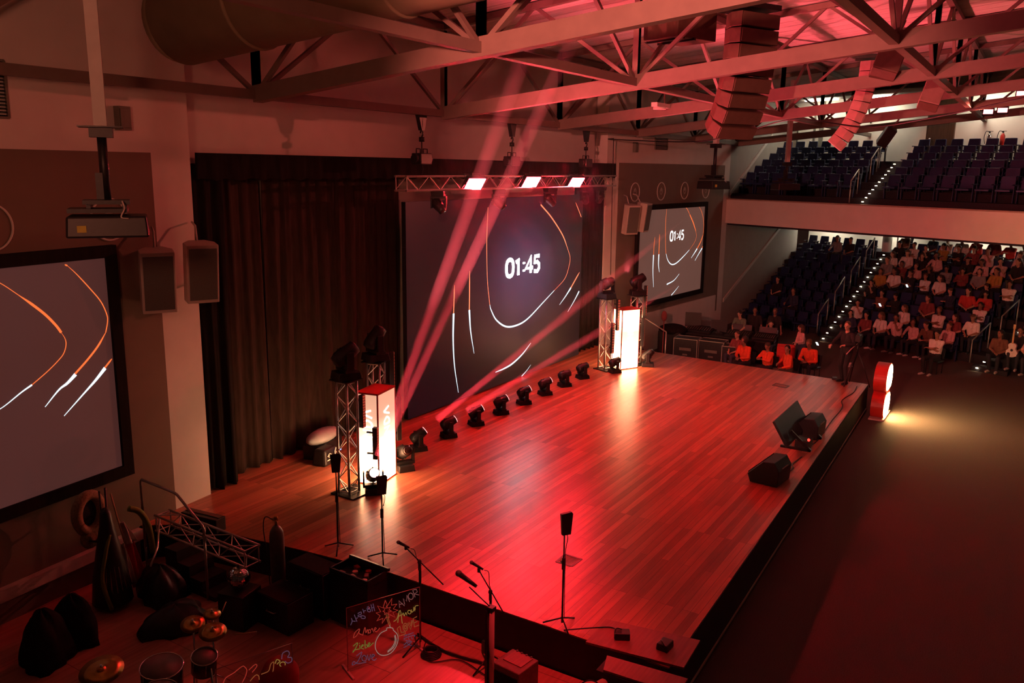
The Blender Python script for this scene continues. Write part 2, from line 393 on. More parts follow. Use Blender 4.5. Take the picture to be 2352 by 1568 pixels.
# ------------------------------------------------------------------ stage
ST = [(8.97, 3.23), (25.5, 3.68), (25.98, 10.26), (26.2, 12.45), (26.2, 12.97), (9.55, 12.97), (9.55, 12.45), (7.97, 12.31), (8.45, 11.7), (8.81, 9.38), (9.0, 7.72)]
b = MB(); b.prism(ST, Matrix.Translation((0, 0, -.06)), .06, 0)
stg = struct(b.build('floor_stage', 'wood'))
b = MB(); n = len(ST)
for i in (10, 0, 1, 2, 7, 8, 9):
    p = V((*ST[i], 0)); q = V((*ST[(i+1) % n], 0)); d = (q-p).normalized(); o = V((d.y, -d.x, 0))*.012
    b.add([p+o+V((0, 0, ZF)), q+o+V((0, 0, ZF)), q+o+V((0, 0, -.012)), p+o+V((0, 0, -.012)), p-o+V((0, 0, ZF)), q-o+V((0, 0, ZF)), q-o+V((0, 0, -.012)), p-o+V((0, 0, -.012))],
          [(0, 1, 2, 3), (7, 6, 5, 4), (0, 4, 5, 1), (3, 2, 6, 7), (0, 3, 7, 4), (1, 5, 6, 2)])
b.build('fascia', 'fascia', stg)
b = MB(); b.bar((9.2, 3.21, -.705), (25.4, 3.655, -.705), .02, .03, 0)
b.build('edge_strip', mat('fascia_base_strip', (.45, .33, .24), .5), stg)
for nm, P, L in (('floor_hatch', [(10.69, 5.77), (11.0, 5.78), (10.99, 5.48), (10.69, 5.5)], 'square metal floor hatch set in the stage boards at its near corner'),
              ('floor_hatch', [(23.75, 5.95), (24.06, 5.93), (23.96, 5.54), (23.66, 5.56)], 'dark square floor hatch at the far front of the stage')):
    b = MB(); P = [V((*p, .004)) for p in P]; c = sum(P, V())/4
    r = tag(bpy.data.objects.new(nm, None), L, 'hatch', 'stage floor hatches'); COL.objects.link(r); r.location = c
    for i in range(4): b.bar(P[i]-c, P[(i+1) % 4]-c, .035, .006, 0)
    b.build('hatch_frame', 'blackm', r)
    b = MB(); b.add([(p-c)*.92+V((0, 0, -.002)) for p in reversed(P)]+[(p-c)*.92 for p in reversed(P)], [(3, 2, 1, 0), (4, 5, 6, 7)]); b.build('hatch_lid', 'plank', r)

# ------------------------------------------------------------------ curtains
def drape(name, label, p0, p1, z0, z1, pl, amp, m, seed, gather=0., flare=0., top=None, group=None):
    R = random.Random(seed); p0 = V((*p0, 0)); p1 = V((*p1, 0)); L = (p1-p0).length; d = (p1-p0)/L; q = V((-d.y, d.x, 0))
    nx = max(12, int(L/pl*10)); nz = 18
    ph = []; a = 0
    for i in range(nx+1): ph.append(a); a += 2*PI/10*R.uniform(.55, 1.5)
    am = [amp*R.uniform(.5, 1.25) for _ in range(nx+1)]
    vs = []
    for j in range(nz+1):
        t = j/nz; z = z0+(z1-z0)*t
        for i in range(nx+1):
            s = i/nx; k = (1-t)
            off = math.sin(ph[i]+.5*math.sin(3*t+i*.05))*am[i]*(.55+.45*k) + .4*amp*math.sin(ph[i]*2.3+1+t)*(.4+.6*k)
            ss = s + gather*k*k*(math.sin(s*PI*2+seed)*.06) + (flare*(s-.5)*k**3)
            P = p0+d*(L*ss)+q*off; vs.append((P.x, P.y, z+(.02*math.sin(ph[i]) if j == 0 else 0)))
    fs = [(j*(nx+1)+i, j*(nx+1)+i+1, (j+1)*(nx+1)+i+1, (j+1)*(nx+1)+i) for j in range(nz) for i in range(nx)]
    b = MB(); b.add(vs, fs, 0, True); o = b.build(name, m)
    s = o.modifiers.new('cloth', 'SOLIDIFY'); s.thickness = .012; s.offset = 0
    return tag(o, label, 'curtain', group)
drape('stage_curtain', 'black curtain leg at the near end of the stage beside the pale wall', (9.63, 12.52), (10.25, 12.52), .02, 5.95, .30, .07, 'velvet', 1)
drape('stage_curtain', 'dark brown pleated backdrop curtain nearest the near curtain leg', (9.75, 12.86), (11.35, 12.86), .02, 6.0, .34, .045, 'brownvelvet', 2, .6)
drape('stage_curtain', 'dark brown backdrop curtain with a loose folded hem behind the black equipment bag', (11.45, 12.86), (13.4, 12.86), .02, 6.0, .36, .055, 'brownvelvet', 3, 1.0, .03)
drape('stage_curtain', 'dark brown backdrop curtain directly beside the big screen, behind the near lightbox', (13.3, 12.88), (15.6, 12.86), .02, 6.0, .36, .05, 'brownvelvet', 4, .5)
drape('stage_curtain', 'black curtain at the far edge of the big screen', (24.0, 12.62), (25.9, 12.55), .02, 5.9, .33, .06, 'velvet', 6, .2)
drape('valance', 'long black valance across the top of the stage opening', (9.66, 12.45), (26.55, 12.42), 5.72, 6.18, .5, .02, 'velvet', 8)

# ------------------------------------------------------------------ LED wall
def frame_T(o, x, y, z):
    m = Matrix((V(x), V(y), V(z))).transposed().to_4x4(); m.translation = V(o); return m
def led_mat():
    m = bpy.data.materials.new('led_screen_image'); m.use_nodes = True
    n = m.node_tree.nodes; L = m.node_tree.links; b = n['Principled BSDF']
    b.inputs['Base Color'].default_value = (.012, .01, .012, 1); b.inputs['Roughness'].default_value = .45
    tc = n.new('ShaderNodeTexCoord'); mp = n.new('ShaderNodeMapping'); mp.inputs['Location'].default_value = (-.75, 0, -.45); mp.inputs['Scale'].default_value = (.30, 0, .36)
    ln = n.new('ShaderNodeVectorMath'); ln.operation = 'LENGTH'; cr = n.new('ShaderNodeValToRGB')
    e = cr.color_ramp.elements; e[0].position = 0; e[0].color = (.085, .048, .098, 1); e[1].position = 1.05; e[1].color = (.004, .002, .004, 1)
    e.new(.3).color = (.058, .031, .068, 1); e.new(.6).color = (.016, .008, .018, 1)
    mp.inputs['Location'].default_value = (-.25, 0, -.15)
    L.new(tc.outputs['Object'], mp.inputs[0]); L.new(mp.outputs[0], ln.inputs[0]); L.new(ln.outputs['Value'], cr.inputs[0])
    L.new(cr.outputs[0], b.inputs['Emission Color']); b.inputs['Emission Strength'].default_value = 1.
    return m
def screen_mat(name, c0, c1):
    m = bpy.data.materials.new(name); m.use_nodes = True
    n = m.node_tree.nodes; L = m.node_tree.links; b = n['Principled BSDF']
    b.inputs['Base Color'].default_value = (.07, .06, .06, 1); b.inputs['Roughness'].default_value = .9
    tc = n.new('ShaderNodeTexCoord'); no = n.new('ShaderNodeTexNoise'); no.inputs['Scale'].default_value = .5
    cr = n.new('ShaderNodeValToRGB'); cr.color_ramp.elements[0].color = (*c0, 1); cr.color_ramp.elements[1].color = (*c1, 1)
    L.new(tc.outputs['Object'], no.inputs['Vector']); L.new(no.outputs['Fac'], cr.inputs[0]); L.new(cr.outputs[0], b.inputs['Emission Color'])
    b.inputs['Emission Strength'].default_value = 1.
    return m
MT['led'] = led_mat()
MT['scr'] = screen_mat('projected_image', (.050, .0135, .0105), (.066, .024, .022))
MT['scr_r'] = screen_mat('projected_image_far', (.100, .042, .030), (.128, .058, .046))
MT['lo'] = glow('orange_light_line', (1., .17, .04), 1.15); MT['lw'] = glow('white_light_line', (.80, .92, 1.), 1.3)
MT['lor'] = glow('red_orange_light_line', (1., .22, .10), 1.6); MT['tx'] = glow('white_digits', (1., .90, .95), 29.)
MT['txp'] = glow('white_projected_digits', (1., .95, .93), 1.2)
LED = [('o', .03, [(18.602, 4.973), (18.56, 4.248), (18.569, 3.558), (18.609, 2.973), (18.723, 2.369)]),
 ('w', .07, [(18.723, 2.369), (18.79, 2.218), (19.055, 1.904), (19.552, 1.645), (20.135, 1.594), (20.737, 1.697), (21.613, 2.059), (22.295, 2.348)]),
 ('o', .02, [(22.295, 2.348), (22.948, 2.641), (23.213, 3.024), (23.255, 3.292), (23.096, 3.548)]),
 ('o', .06, [(23.096, 3.548), (22.734, 4.0), (22.028, 4.557), (21.365, 4.959)]), ('o', .03, [(23.531, 4.963), (23.75, 4.72), (23.94, 4.5)]),
 ('o', .07, [(23.93, 2.745), (23.68, 2.551), (23.37, 2.307)]), ('w', .09, [(23.37, 2.307), (23.036, 2.083), (22.651, 1.858)]),
 ('w', .08, [(23.94, 2.13), (23.633, 1.871), (23.209, 1.562)]), ('o', .05, [(17.099, 3.08), (17.08, 2.695), (17.061, 2.363)]),
 ('w', .1, [(17.061, 2.363), (17.041, 1.691), (17.098, .997), (17.272, .241)]), ('o', .06, [(17.77, 3.379), (17.764, 2.837), (17.757, 2.358)]),
 ('w', .1, [(17.757, 2.358), (17.82, 1.794), (17.986, 1.157)]), ('w', .07, [(19.037, .434), (19.465, .449), (19.927, .511), (20.475, .692), (20.938, .937)]),
 ('w', .04, [(20.447, .03), (20.715, .136), (20.961, .273)])]
SCR_R = [('o', .03, [(30.279, 4.58), (30.258, 4.124), (30.28, 3.663), (30.343, 3.155), (30.412, 2.853)]),
 ('w', .06, [(30.412, 2.853), (30.576, 2.606), (30.826, 2.436), (31.113, 2.391), (31.486, 2.47), (32.045, 2.691), (32.422, 2.864)]),
 ('o', .012, [(32.422, 2.864), (32.845, 3.127), (33.002, 3.342), (32.942, 3.569)]), ('o', .08, [(32.942, 3.569), (32.639, 3.939), (32.297, 4.26)]),
 ('o', .03, [(32.297, 4.26), (32.074, 4.463), (31.891, 4.57)]), ('o', .025, [(33.08, 4.57), (33.355, 4.356), (33.58, 4.033), (33.66, 3.758), (33.65, 3.44)]),
 ('o', .07, [(33.65, 3.42), (33.446, 3.136), (33.138, 2.861)]), ('w', .09, [(33.138, 2.861), (32.901, 2.696), (32.637, 2.522)]),
 ('o', .06, [(33.68, 2.94), (33.611, 2.852)]), ('w', .08, [(33.611, 2.852), (33.323, 2.643), (32.992, 2.387)]),
 ('o', .04, [(29.45, 3.542), (29.413, 3.215), (29.402, 2.885)]), ('w', .09, [(29.402, 2.885), (29.416, 2.301), (29.514, 1.662)]),
 ('o', .06, [(29.81, 3.626), (29.82, 3.272), (29.825, 2.875)]), ('w', .1, [(29.825, 2.875), (29.839, 2.475), (29.939, 2.192)]),
 ('w', .07, [(30.605, 1.657), (31.186, 1.752), (31.641, 1.973)]), ('w', .05, [(31.04, 1.187), (31.33, 1.318), (31.649, 1.484)])]
SCR_L = [('o', .015, [(5.667, 4.6), (5.867, 4.459), (6.07, 4.322), (6.277, 4.148)]), ('o', .06, [(6.277, 4.148), (6.448, 4.001), (6.637, 3.819), (6.783, 3.639), (6.859, 3.515)]),
 ('o', .02, [(6.859, 3.515), (6.911, 3.41), (6.915, 3.312), (6.863, 3.193), (6.76, 3.1), (6.58, 2.977), (6.33, 2.834)]),
 ('w', .035, [(6.33, 2.834), (6.164, 2.762), (5.879, 2.615), (5.627, 2.541)]), ('o', .035, [(7.018, 4.51), (7.057, 4.491)]),
 ('o', .025, [(7.057, 4.491), (7.197, 4.347), (7.403, 4.098), (7.564, 3.88), (7.646, 3.669), (7.648, 3.551), (7.6, 3.39)]),
 ('o', .05, [(7.6, 3.39), (7.442, 3.199), (7.241, 3.02), (7.01, 2.844)]), ('w', .08, [(7.027, 2.841), (6.876, 2.734), (6.732, 2.664), (6.493, 2.462)]),
 ('o', .045, [(7.67, 2.955), (7.528, 2.835)]), ('w', .08, [(7.537, 2.833), (7.354, 2.677), (7.156, 2.531), (6.775, 2.25)])]
DIG = {'0': [[(.5, 0), (.2, .12), (.1, .5), (.2, .88), (.5, 1), (.8, .88), (.9, .5), (.8, .12), (.5, 0)]], '1': [[(.18, .78), (.55, .98), (.55, 0)]],
       '4': [[(.72, 0), (.72, 1), (.08, .3), (.98, .3)]], '5': [[(.86, .97), (.25, .97), (.2, .56), (.55, .62), (.85, .46), (.86, .22), (.6, .02), (.15, .06)]],
       ':': [[(.5, .16), (.5, .26)], [(.5, .62), (.5, .72)]]}
def digits(b, x0, w, z0, h, T, wt, mi=0):
    lay = [('0', 0, .235), ('1', .25, .19), (':', .46, .10), ('4', .545, .225), ('5', .78, .21)]
    for ch, o, cw in lay:
        for st in DIG[ch]:
            P = [(x0+(o+p[0]*cw)*w, z0+p[1]*h) for p in st]
            if ch == '0': P = [tuple(q[:2]) for q in catmull(P, 5)]
            b.ribbon(P, wt if ch != ':' else wt*1.05, T, mi)
def graphic(name, lines, T, root, mo, fx):
    b = MB()
    for c, wd, P in lines:
        Q = [tuple(q[:2]) for q in catmull([fx(p) for p in P], 6)]
        tp = (lambda t: min(1, .25+3*t)) if c == 'o' else (lambda t: max(.12, 1-t*.85) if len(P) < 5 else .35+.65*math.sin(PI*t))
        b.ribbon(Q, wd*(.72 if c == 'w' else .62), T, 1 if c == 'w' else 0, .004, tp)
    return b.build(name, [mo, 'lw'], root)
# LED wall: x 15.2 .. 24.05, z .03 .. 5.2 at y = 12.35
lx, lz, ly = 19.62, 2.6, 12.35
r = thing('led_wall', 'large LED video wall upstage showing a white countdown and orange and white light streaks', 'screen', (lx, ly, 0))
b = MB()
for i in range(9):
    for j in range(5):
        wx, wz = 8.85/9, 5.17/5
        b.box((-4.42+wx*(i+.5), .06, .03+wz*(j+.5)), (wx-.004, .12, wz-.004))
b.build('cabinet_array', 'black', r)
b = MB(); b.add([(-4.42, -.004, -2.57), (4.42, -.004, -2.57), (4.42, -.004, 2.6), (-4.42, -.004, 2.6), (-4.42, .0, -2.57), (4.42, .0, -2.57), (4.42, .0, 2.6), (-4.42, .0, 2.6)], [(0, 1, 2, 3), (7, 6, 5, 4), (0, 4, 5, 1), (1, 5, 6, 2), (2, 6, 7, 3), (3, 7, 4, 0)])
b.build('screen_face', 'led', r, (0, 0, lz))
T = frame_T((0, -.006, 0), (1, 0, 0), (0, 0, 1), (0, -1, 0))
graphic('light_streaks', LED, T, r, 'lor', lambda p: (p[0]-lx, p[1]))
b = MB(); digits(b, 19.50-lx, 1.92, 3.03, .47, T, .105); b.build('countdown', 'tx', r)
# projection screens on the splayed walls (5.9 m x 3.75 m)
def proj_screen(label, xc, yc, ang, lines, fx, dig, ms):
    r = thing('projection_screen', label, 'screen', (xc, yc, 0), ang, 'wall projection screens')
    W, z0, z1, t, f = 2.93, .98, 4.74, .07, .185
    b = MB()
    for c, d in (((0, -.05, z0+f/2), (2*W, .1, f)), ((0, -.05, z1-f/2), (2*W, .1, f)), ((-W+f/2, -.05, (z0+z1)/2), (f, .1, z1-z0-2*f)), ((W-f/2, -.05, (z0+z1)/2), (f, .1, z1-z0-2*f))): b.box(c, d)
    b.build('screen_frame', 'velvet', r)
    b = MB(); b.box((0, -.03, (z0+z1)/2), (2*(W-f), .03, z1-z0-2*f)); b.build('screen_surface', ms, r)
    T = frame_T((0, -.047, 0), (1, 0, 0), (0, 0, 1), (0, -1, 0))
    graphic('projected_streaks', lines, T, r, 'lo', fx)
    if dig: b = MB(); digits(b, *dig, T, .075); b.build('countdown', 'txp', r)
    return r
cL = math.cos(AW)
xr = 30.93; proj_screen('wide projection screen on the far splayed wall above the mixing desk', xr, yR(xr)-.02, -AW, SCR_R, lambda p: ((p[0]-xr)/cL, p[1]), (-.27, 1.22, 3.32, .36), 'scr_r')
xl = 4.96; proj_screen('projection screen on the near wall, cropped, above the stored costumes and flag', xl, yL(xl)-.02, AW, SCR_L, lambda p: ((p[0]-xl)/cL, p[1]), None, 'scr')

# ------------------------------------------------------------------ wall fittings
def ring(label, x, left, z, ro):
    y = (yL(x) if left else yR(x))-.014
    r = thing('wall_roundel', label, 'wall decoration', (x, y, z), AW if left else -AW, 'white ring roundels on the wall')
    Tr = Matrix.Rotation(PI/2, 4, 'X')
    b = MB(); n = 40; b.tube([(ro*math.cos(2*PI*i/n), -.015, ro*math.sin(2*PI*i/n)) for i in range(n)], .017, 6, 0, True); b.build('ring', 'trimwhite', r)
    b = MB(); b.cyl((0, 0, 0), (0, -.01, 0), ro*.94, n=36); b.build('disc', 'tan', r)
    b = MB()
    for s in (-1, 1): b.tube([(s*.10*math.sin(PI*t/8), -.014, -ro*.4+ro*.85*t/8) for t in range(9)], .010, 5)
    b.ell((0, -.014, .06), (.05, .01, .07)); b.build('emblem', 'greywall', r)
    return r
for i, (x, o) in enumerate(((27.88, 'first'), (29.85, 'second'), (31.8, 'third'), (33.74, 'last'))):
    ring('thin white ring roundel above the far projection screen, %s from the stage' % o, x, False, 5.21, .32)
ring('white ring roundel on the near wall at the frame edge, above the near screen', 6.0, True, 5.11, .32)
ring('white ring roundel hidden behind the near projector', 7.86, True, 5.13, .32)
def louvre(label, x, left, z, w, h, m='greybox'):
    y = (yL(x) if left else yR(x))
    r = thing('wall_vent', label, 'vent', (x, y-.002, z), AW if left else -AW, 'wall vents')
    b = MB(); n = int(h/.045)
    for c, d in (((0, -.02, h/2), (w, .04, .03)), ((0, -.02, -h/2), (w, .04, .03)), ((-w/2, -.02, 0), (.03, .04, h)), ((w/2, -.02, 0), (.03, .04, h))): b.box(c, d)
    b.build('vent_frame', m, r); b = MB()
    for i in range(n): b.box((0, -.018, -h/2+h*(i+.5)/n), (w, .03, .012), 0, Matrix.Rotation(.6, 3, 'X'))
    b.build('louvre', 'blackm', r)
louvre('slatted vent high on the far wall above the hanging cable', 29.7, False, 6.97, .95, .50)
louvre('tall slatted vent on the near wall at the frame edge below the roof truss', 6.30, True, 6.95, .26, .75)
louvre('slatted vent above the tall one, at the frame edge near the roof', 6.05, True, 7.72, .3, .5)
for lab, x, left, z, w, h in (('small grey box on the near wall beside the projector drop pole', 8.22, True, 6.67, .22, .36), ('small grey box high on the far wall beside the hanging cable', 27.71, False, 6.75, .17, .34)):
    b = MB(); b.box((0, -.06, 0), (w, .12, h)); b.box((0, -.125, 0), (w*.8, .012, h*.8)); tag(b.build('junction_box', 'greybox', None, (x, (yL(x) if left else yR(x))-.001, z), (0, 0, AW if left else -AW), .008), lab, 'box', 'wall boxes')
# tilted wall loudspeakers (two pairs)
def wall_speaker(label, loc, yaw_, tilt, w=.52, h=1.0, d=.42):
    r = thing('wall_loudspeaker', label, 'loudspeaker', loc, 0, 'white wall loudspeakers in pairs'); r.rotation_euler = (tilt, 0, yaw_)
    b = MB(); poly = [(-w/2, -d/2), (w/2, -d/2), (w/2, d*.1), (w*.26, d/2), (-w*.26, d/2), (-w/2, d*.1)]
    b.prism(poly, Matrix.Translation((0, 0, -h/2)), h); b.build('cabinet', 'spk', r, bevel=.012)
    b = MB(); b.box((0, -d/2-.008, 0), (w*.86, .016, h*.88)); b.build('grille', 'grille', r)
    b = MB(); b.tube([(0, d*.3, h*.45), (.02, d*.8, h*.72), (.02, d*1.3, h*.74)], .018); b.build('wall_bracket', 'spk', r); b = MB(); b.tube([(0, d*.3, -h*.3), (0, d*.95, -h*.25)], .02); b.build('wall_bracket', 'spk', r)
    return r
wall_speaker('white wall loudspeaker beside the near screen frame, turned to the near seats', (8.42, 11.98, 4.15), -.50, .16)
wall_speaker('white wall loudspeaker in front of the curtain edge, right one of the near pair', (9.28, 12.02, 4.20), -.42, .14)
wall_speaker('slim white loudspeaker on the far pillar, left one of the far pair', (26.9, 12.0, 4.32), -.5, .14)
wall_speaker('slim white loudspeaker overlapping the far projection screen edge', (27.75, 11.9, 4.36), .05, .12)
# ------------------------------------------------------------------ truss towers
MT['tile_red'] = mat('red_led_tile', (.25, .05, .03), .4, var=.3, scale=40)
MT['barface'] = glow('red_led_strip', (1., .10, .05), .35)
def truss_parts(root, p0, p1, w, nbay, r=.024, rb=.010, names=True, up=(0, 0, 1), tri=False, mt='alu'):
    p0 = V(p0); p1 = V(p1); d = (p1-p0).normalized(); u = V(up) if abs(d.dot(V(up))) < .9 else V((1, 0, 0))
    a = u.cross(d).normalized(); c = d.cross(a); L = (p1-p0).length
    cs = [(-w/2, -w/2), (w/2, -w/2), (w/2, w/2), (-w/2, w/2)] if not tri else [(-w/2, -w*.4), (w/2, -w*.4), (0, w*.46)]
    off = [a*x+c*y for x, y in cs]
    for o in off: b = MB(); b.cyl(p0+o, p1+o, r, n=10); b.build('chord', mt, root)
    b = MB(); n = len(off)
    for k in range(n):
        o, q = off[k], off[(k+1) % n]
        for i in range(nbay):
            s, t = p0+d*(L*i/nbay), p0+d*(L*(i+1)/nbay)
            A, B = (o, q) if (i+k) % 2 else (q, o); b.cyl(s+A, t+B, rb, n=6, cap=False)
        for s in (p0+d*.03, p1-d*.03): b.cyl(s+o, s+q, rb*1.2, n=6, cap=False)
    b.build('lacing', mt, root)
def led_bar(label, loc, rz, h=.95):
    r = thing('led_bar', label, 'led light bar', loc, rz, 'led bars on the truss towers')
    b = MB(); b.box((0, 0, 0), (.10, .09, h)); b.build('bar_body', 'black', r, bevel=.006)
    b = MB()
    for i in range(12): b.box((0, -.048, -h/2+h*(i+.5)/12), (.07, .012, h/12*.72))
    b.build('led_cells', 'barface', r)
    b = MB()
    for z in (-h*.33, h*.33): b.box((0, .10, z), (.03, .14, .03))
    b.build('clamp', 'blackm', r)
    return r
def tower(label, x, y, h, rz):
    r = thing('truss_tower', label, 'truss tower', (x, y, 0), rz, 'aluminium truss towers on stage')
    truss_parts(r, (0, 0, .03), (0, 0, h-.03), .26, 8)
    b = MB(); b.box((.06, -.04, .012), (.60, .56, .024)); b.build('base_plate', 'blackm', r)
    b = MB(); b.box((0, 0, h-.012), (.44, .44, .02)); b.build('top_plate', 'blackm', r)
    return r
tower('truss tower at the near end of the stage, in front of the near lightbox', 11.02, 10.38, 2.2, -.02)
tower('truss tower standing behind the near lightbox by the big screen', 12.48, 10.95, 2.2, .32)
tower('truss tower on the screen side of the far lightbox', 22.77, 10.80, 2.2, -.3)
tower('truss tower behind the far lightbox beside the far wall', 23.95, 10.32, 2.2, -.3)
# ------------------------------------------------------------------ lightboxes
def box_mat(name, stops):
    m = bpy.data.materials.new(name); m.use_nodes = True
    n = m.node_tree.nodes; L = m.node_tree.links; b = n['Principled BSDF']
    b.inputs['Base Color'].default_value = (.5, .45, .4, 1); b.inputs['Roughness'].default_value = .5
    tc = n.new('ShaderNodeTexCoord'); sp = n.new('ShaderNodeSeparateXYZ'); cr = n.new('ShaderNodeValToRGB'); mr = n.new('ShaderNodeMapRange')
    mr.inputs['From Max'].default_value = 1.86
    e = cr.color_ramp.elements
    for i, (p, c, s) in enumerate(stops):
        el = e[i] if i < 2 else e.new(p)
        el.position = p; el.color = (c[0]*s/32, c[1]*s/32, c[2]*s/32, 1)
    L.new(tc.outputs['Object'], sp.inputs[0]); L.new(sp.outputs['Z'], mr.inputs['Value']); L.new(mr.outputs[0], cr.inputs[0])
    L.new(cr.outputs[0], b.inputs['Emission Color']); b.inputs['Emission Strength'].default_value = 32
    return m
WRM = (1, .44, .20); SAL = (1, .49, .31)
MT['lbl'] = box_mat('near_lightbox_face', [(0., WRM, 26), (1., SAL, .78), (.18, WRM, 32), (.36, WRM, 12), (.52, SAL, 2.6), (.72, SAL, .95)])
MT['lbr'] = box_mat('far_lightbox_face', [(0., WRM, 22), (1., WRM, 4.0), (.18, WRM, 26), (.42, WRM, 5.), (.62, WRM, 4.), (.86, WRM, 18)])
MT['lbtext'] = glow('lightbox_lettering', (1, .93, .85), 4.)
STK = {'V': [[(0, 1), (.45, 0), (.9, 1)]], 'I': [[(.12, 0), (.12, 1)]], 'E': [[(.75, .98), (.25, .95), (.05, .75), (.12, .55), (.5, .5)], [(.12, .52), (.0, .3), (.1, .08), (.35, 0), (.75, .03)]],
       'N': [[(.05, 0), (.05, 1), (.8, 0), (.8, 1)]], 'D': [[(.05, 0), (.05, 1)], [(.05, 1), (.5, .95), (.8, .6), (.8, .4), (.5, .05), (.05, 0)]], 'L': [[(0, 0), (.42, 1), (.62, .72), (.9, .12)]]}
def strokes(b, word, T, h, wt, sp, mi=0):
    x = 0
    for ch in word:
        wd = {'I': .28}.get(ch, .95)
        for st in STK[ch]:
            P = [(x+p[0]*h*.82, p[1]*h) for p in st]
            if ch in 'DEL' and len(P) > 3: P = [tuple(q[:2]) for q in catmull(P, 4)]
            b.ribbon(P, wt, T, mi)
        x += wd*h*.82+sp
    return x
def lightbox(label, x, y, rz, w, dp, h, ms):
    r = thing('lightbox', label, 'lightbox', (x, y, 0), rz, 'tall glowing lightbox columns')
    b = MB(); hw = w/2; hd = dp/2
    for sx, sy in ((-1, -1), (1, -1), (1, 1), (-1, 1)): b.box((sx*(hw-.012), sy*(hd-.012), h/2), (.024, .024, h))
    for z in (.012, h-.012):
        for c, d in (((0, -hd+.012, z), (w, .024, .024)), ((0, hd-.012, z), (w, .024, .024)), ((-hw+.012, 0, z), (.024, dp, .024)), ((hw-.012, 0, z), (.024, dp, .024))): b.box(c, d)
    b.build('frame', 'redside', r)
    b = MB(); b.box((0, 0, h+.004), (w, dp, .012)); b.build('top_panel', 'redside', r)
    for i in range(4):
        a = i*PI/2; q = Matrix.Rotation(a, 3, 'Z'); pw, pd = (w, hd) if i % 2 == 0 else (dp, hw)
        b = MB(); b.box(q @ V((0, -pd+.013, h/2)), (pw-.05, .01, h-.05), 0, q); p = b.build('lit_panel', ms, r)
        if i in (0, 3, 1):
            T = frame_T(q @ V((.10, -pd+.004, .22)), q @ V((0, 0, 1)), q @ V((-1, 0, 0)), q @ V((0, -1, 0)))
            b = MB(); L = strokes(b, 'VIVIENDL', T, .20, .030, .035); b.build('lettering', 'lbtext', p)
    return r
lightbox('glowing lightbox column lettered vertically, at the near end of the stage', 11.88, 10.43, .21, .71, .46, 1.81, 'lbl')
lightbox('glowing lightbox column at the far end of the stage, the distant one', 23.35, 10.38, -.50, .68, .46, 1.85, 'lbr')
led_bar('upper led bar on the near front truss tower beside the lightbox corner', (11.27, 10.24, 1.55), .1, .62)
led_bar('lower led bar hung in front of the near lightbox left face', (11.42, 10.06, .92), .35, .62)
led_bar('led bar on the rear truss tower sticking up above the near lightbox', (12.73, 10.75, 1.95), .9, .8)
led_bar('led bar at the screen edge of the near lightbox', (12.45, 10.35, 1.10), .9, .9)
led_bar('upper led bar between the far truss tower and the far lightbox', (23.00, 10.52, 1.68), -.5)
led_bar('lower led bar low on the far truss tower by the far lightbox', (22.85, 10.60, .98), -.5)
led_bar('led bar on the rear far tower, right of the far lightbox top', (24.30, 10.20, 1.98), .2)
led_bar('thin led bar tucked at the right edge of the far lightbox', (23.93, 10.08, 1.05), .5, .9)
# ------------------------------------------------------------------ moving head lamps
MT['lens_on'] = glow('lit_lens_ring', (1., .30, .28), 2.6); MT['lens_core'] = glow('lit_lens_core', (1., .10, .09), .8)
MT['lens_off'] = mat('dark_glass_lens', (.03, .01, .01), .1, spec=.8)
MT['lens_white'] = glow('bright_lens', (1., .55, .50), 2.4); MT['blueled'] = glow('blue_led', (.1, .2, 1.), 6.)
def moving_head(label, loc, d, on=0, rz=None, s=1., grp='moving head lamps in a row on the stage floor'):
    d = V(d).normalized(); pan = math.atan2(d.y, d.x) if rz is None else rz
    r = thing('moving_head_lamp', label, 'stage lamp', loc, pan, grp)
    b = MB(); b.box((0, 0, .055*s), (.34*s, .30*s, .11*s), ty=.9, tx=.9); b.build('base', 'black', r, bevel=.012)
    b = MB(); b.box((.155*s, .04*s, .06*s), (.006, .014, .014)); b.build('status_led', 'blueled', r)
    b = MB(); b.box((0, 0, .135*s), (.14*s, .36*s, .05*s))
    for q in (-1, 1): b.box((0, q*.165*s, .26*s), (.10*s, .035*s, .26*s), ty=.8)
    b.build('yoke', 'black', r, bevel=.01)
    el = math.asin(max(-1, min(1, d.z))); az = math.atan2(d.y, d.x)-pan
    hd = bpy.data.objects.new('head', None)
    Rm = Matrix.Rotation(az, 4, 'Z') @ Matrix.Rotation(-el, 4, 'Y') @ Matrix.Rotation(PI/2, 4, 'Y')
    T = Matrix.Translation((0, 0, .33*s)) @ Rm
    b = MB(); b.lathe([(.05*s, -.19*s), (.10*s, -.175*s), (.125*s, -.10*s), (.115*s, 0), (.10*s, .10*s), (.095*s, .17*s), (.086*s, .175*s)], 20, 0, T)
    for k in range(6):
        a = 2*PI*k/6; b.box(T @ V((.118*s*math.cos(a), .118*s*math.sin(a), -.06*s)), (.02*s, .02*s, .14*s), 0, (T.to_3x3() @ Matrix.Rotation(a, 3, 'Z')))
    h = b.build('head', 'black', r)
    if on:
        b = MB(); n = 20; b.lathe([(.030*s, .180*s), (.084*s, .180*s), (.084*s, .188*s), (.030*s, .188*s)], n, 0, T); b.build('lens_ring', 'lens_on' if on == 1 else 'lens_white', h)
        b = MB(); b.lathe([(.0, .176*s), (.030*s, .176*s), (.028*s, .184*s), (0, .184*s)], n, 0, T); b.build('lens', 'lens_core', h)
    else:
        b = MB(); b.lathe([(.0, .174*s), (.084*s, .176*s), (.06*s, .19*s), (0, .195*s)], 20, 0, T); b.build('lens', 'lens_off', h)
    return r
D1 = (1, -.62, .78); D2 = (1, -.60, .52)
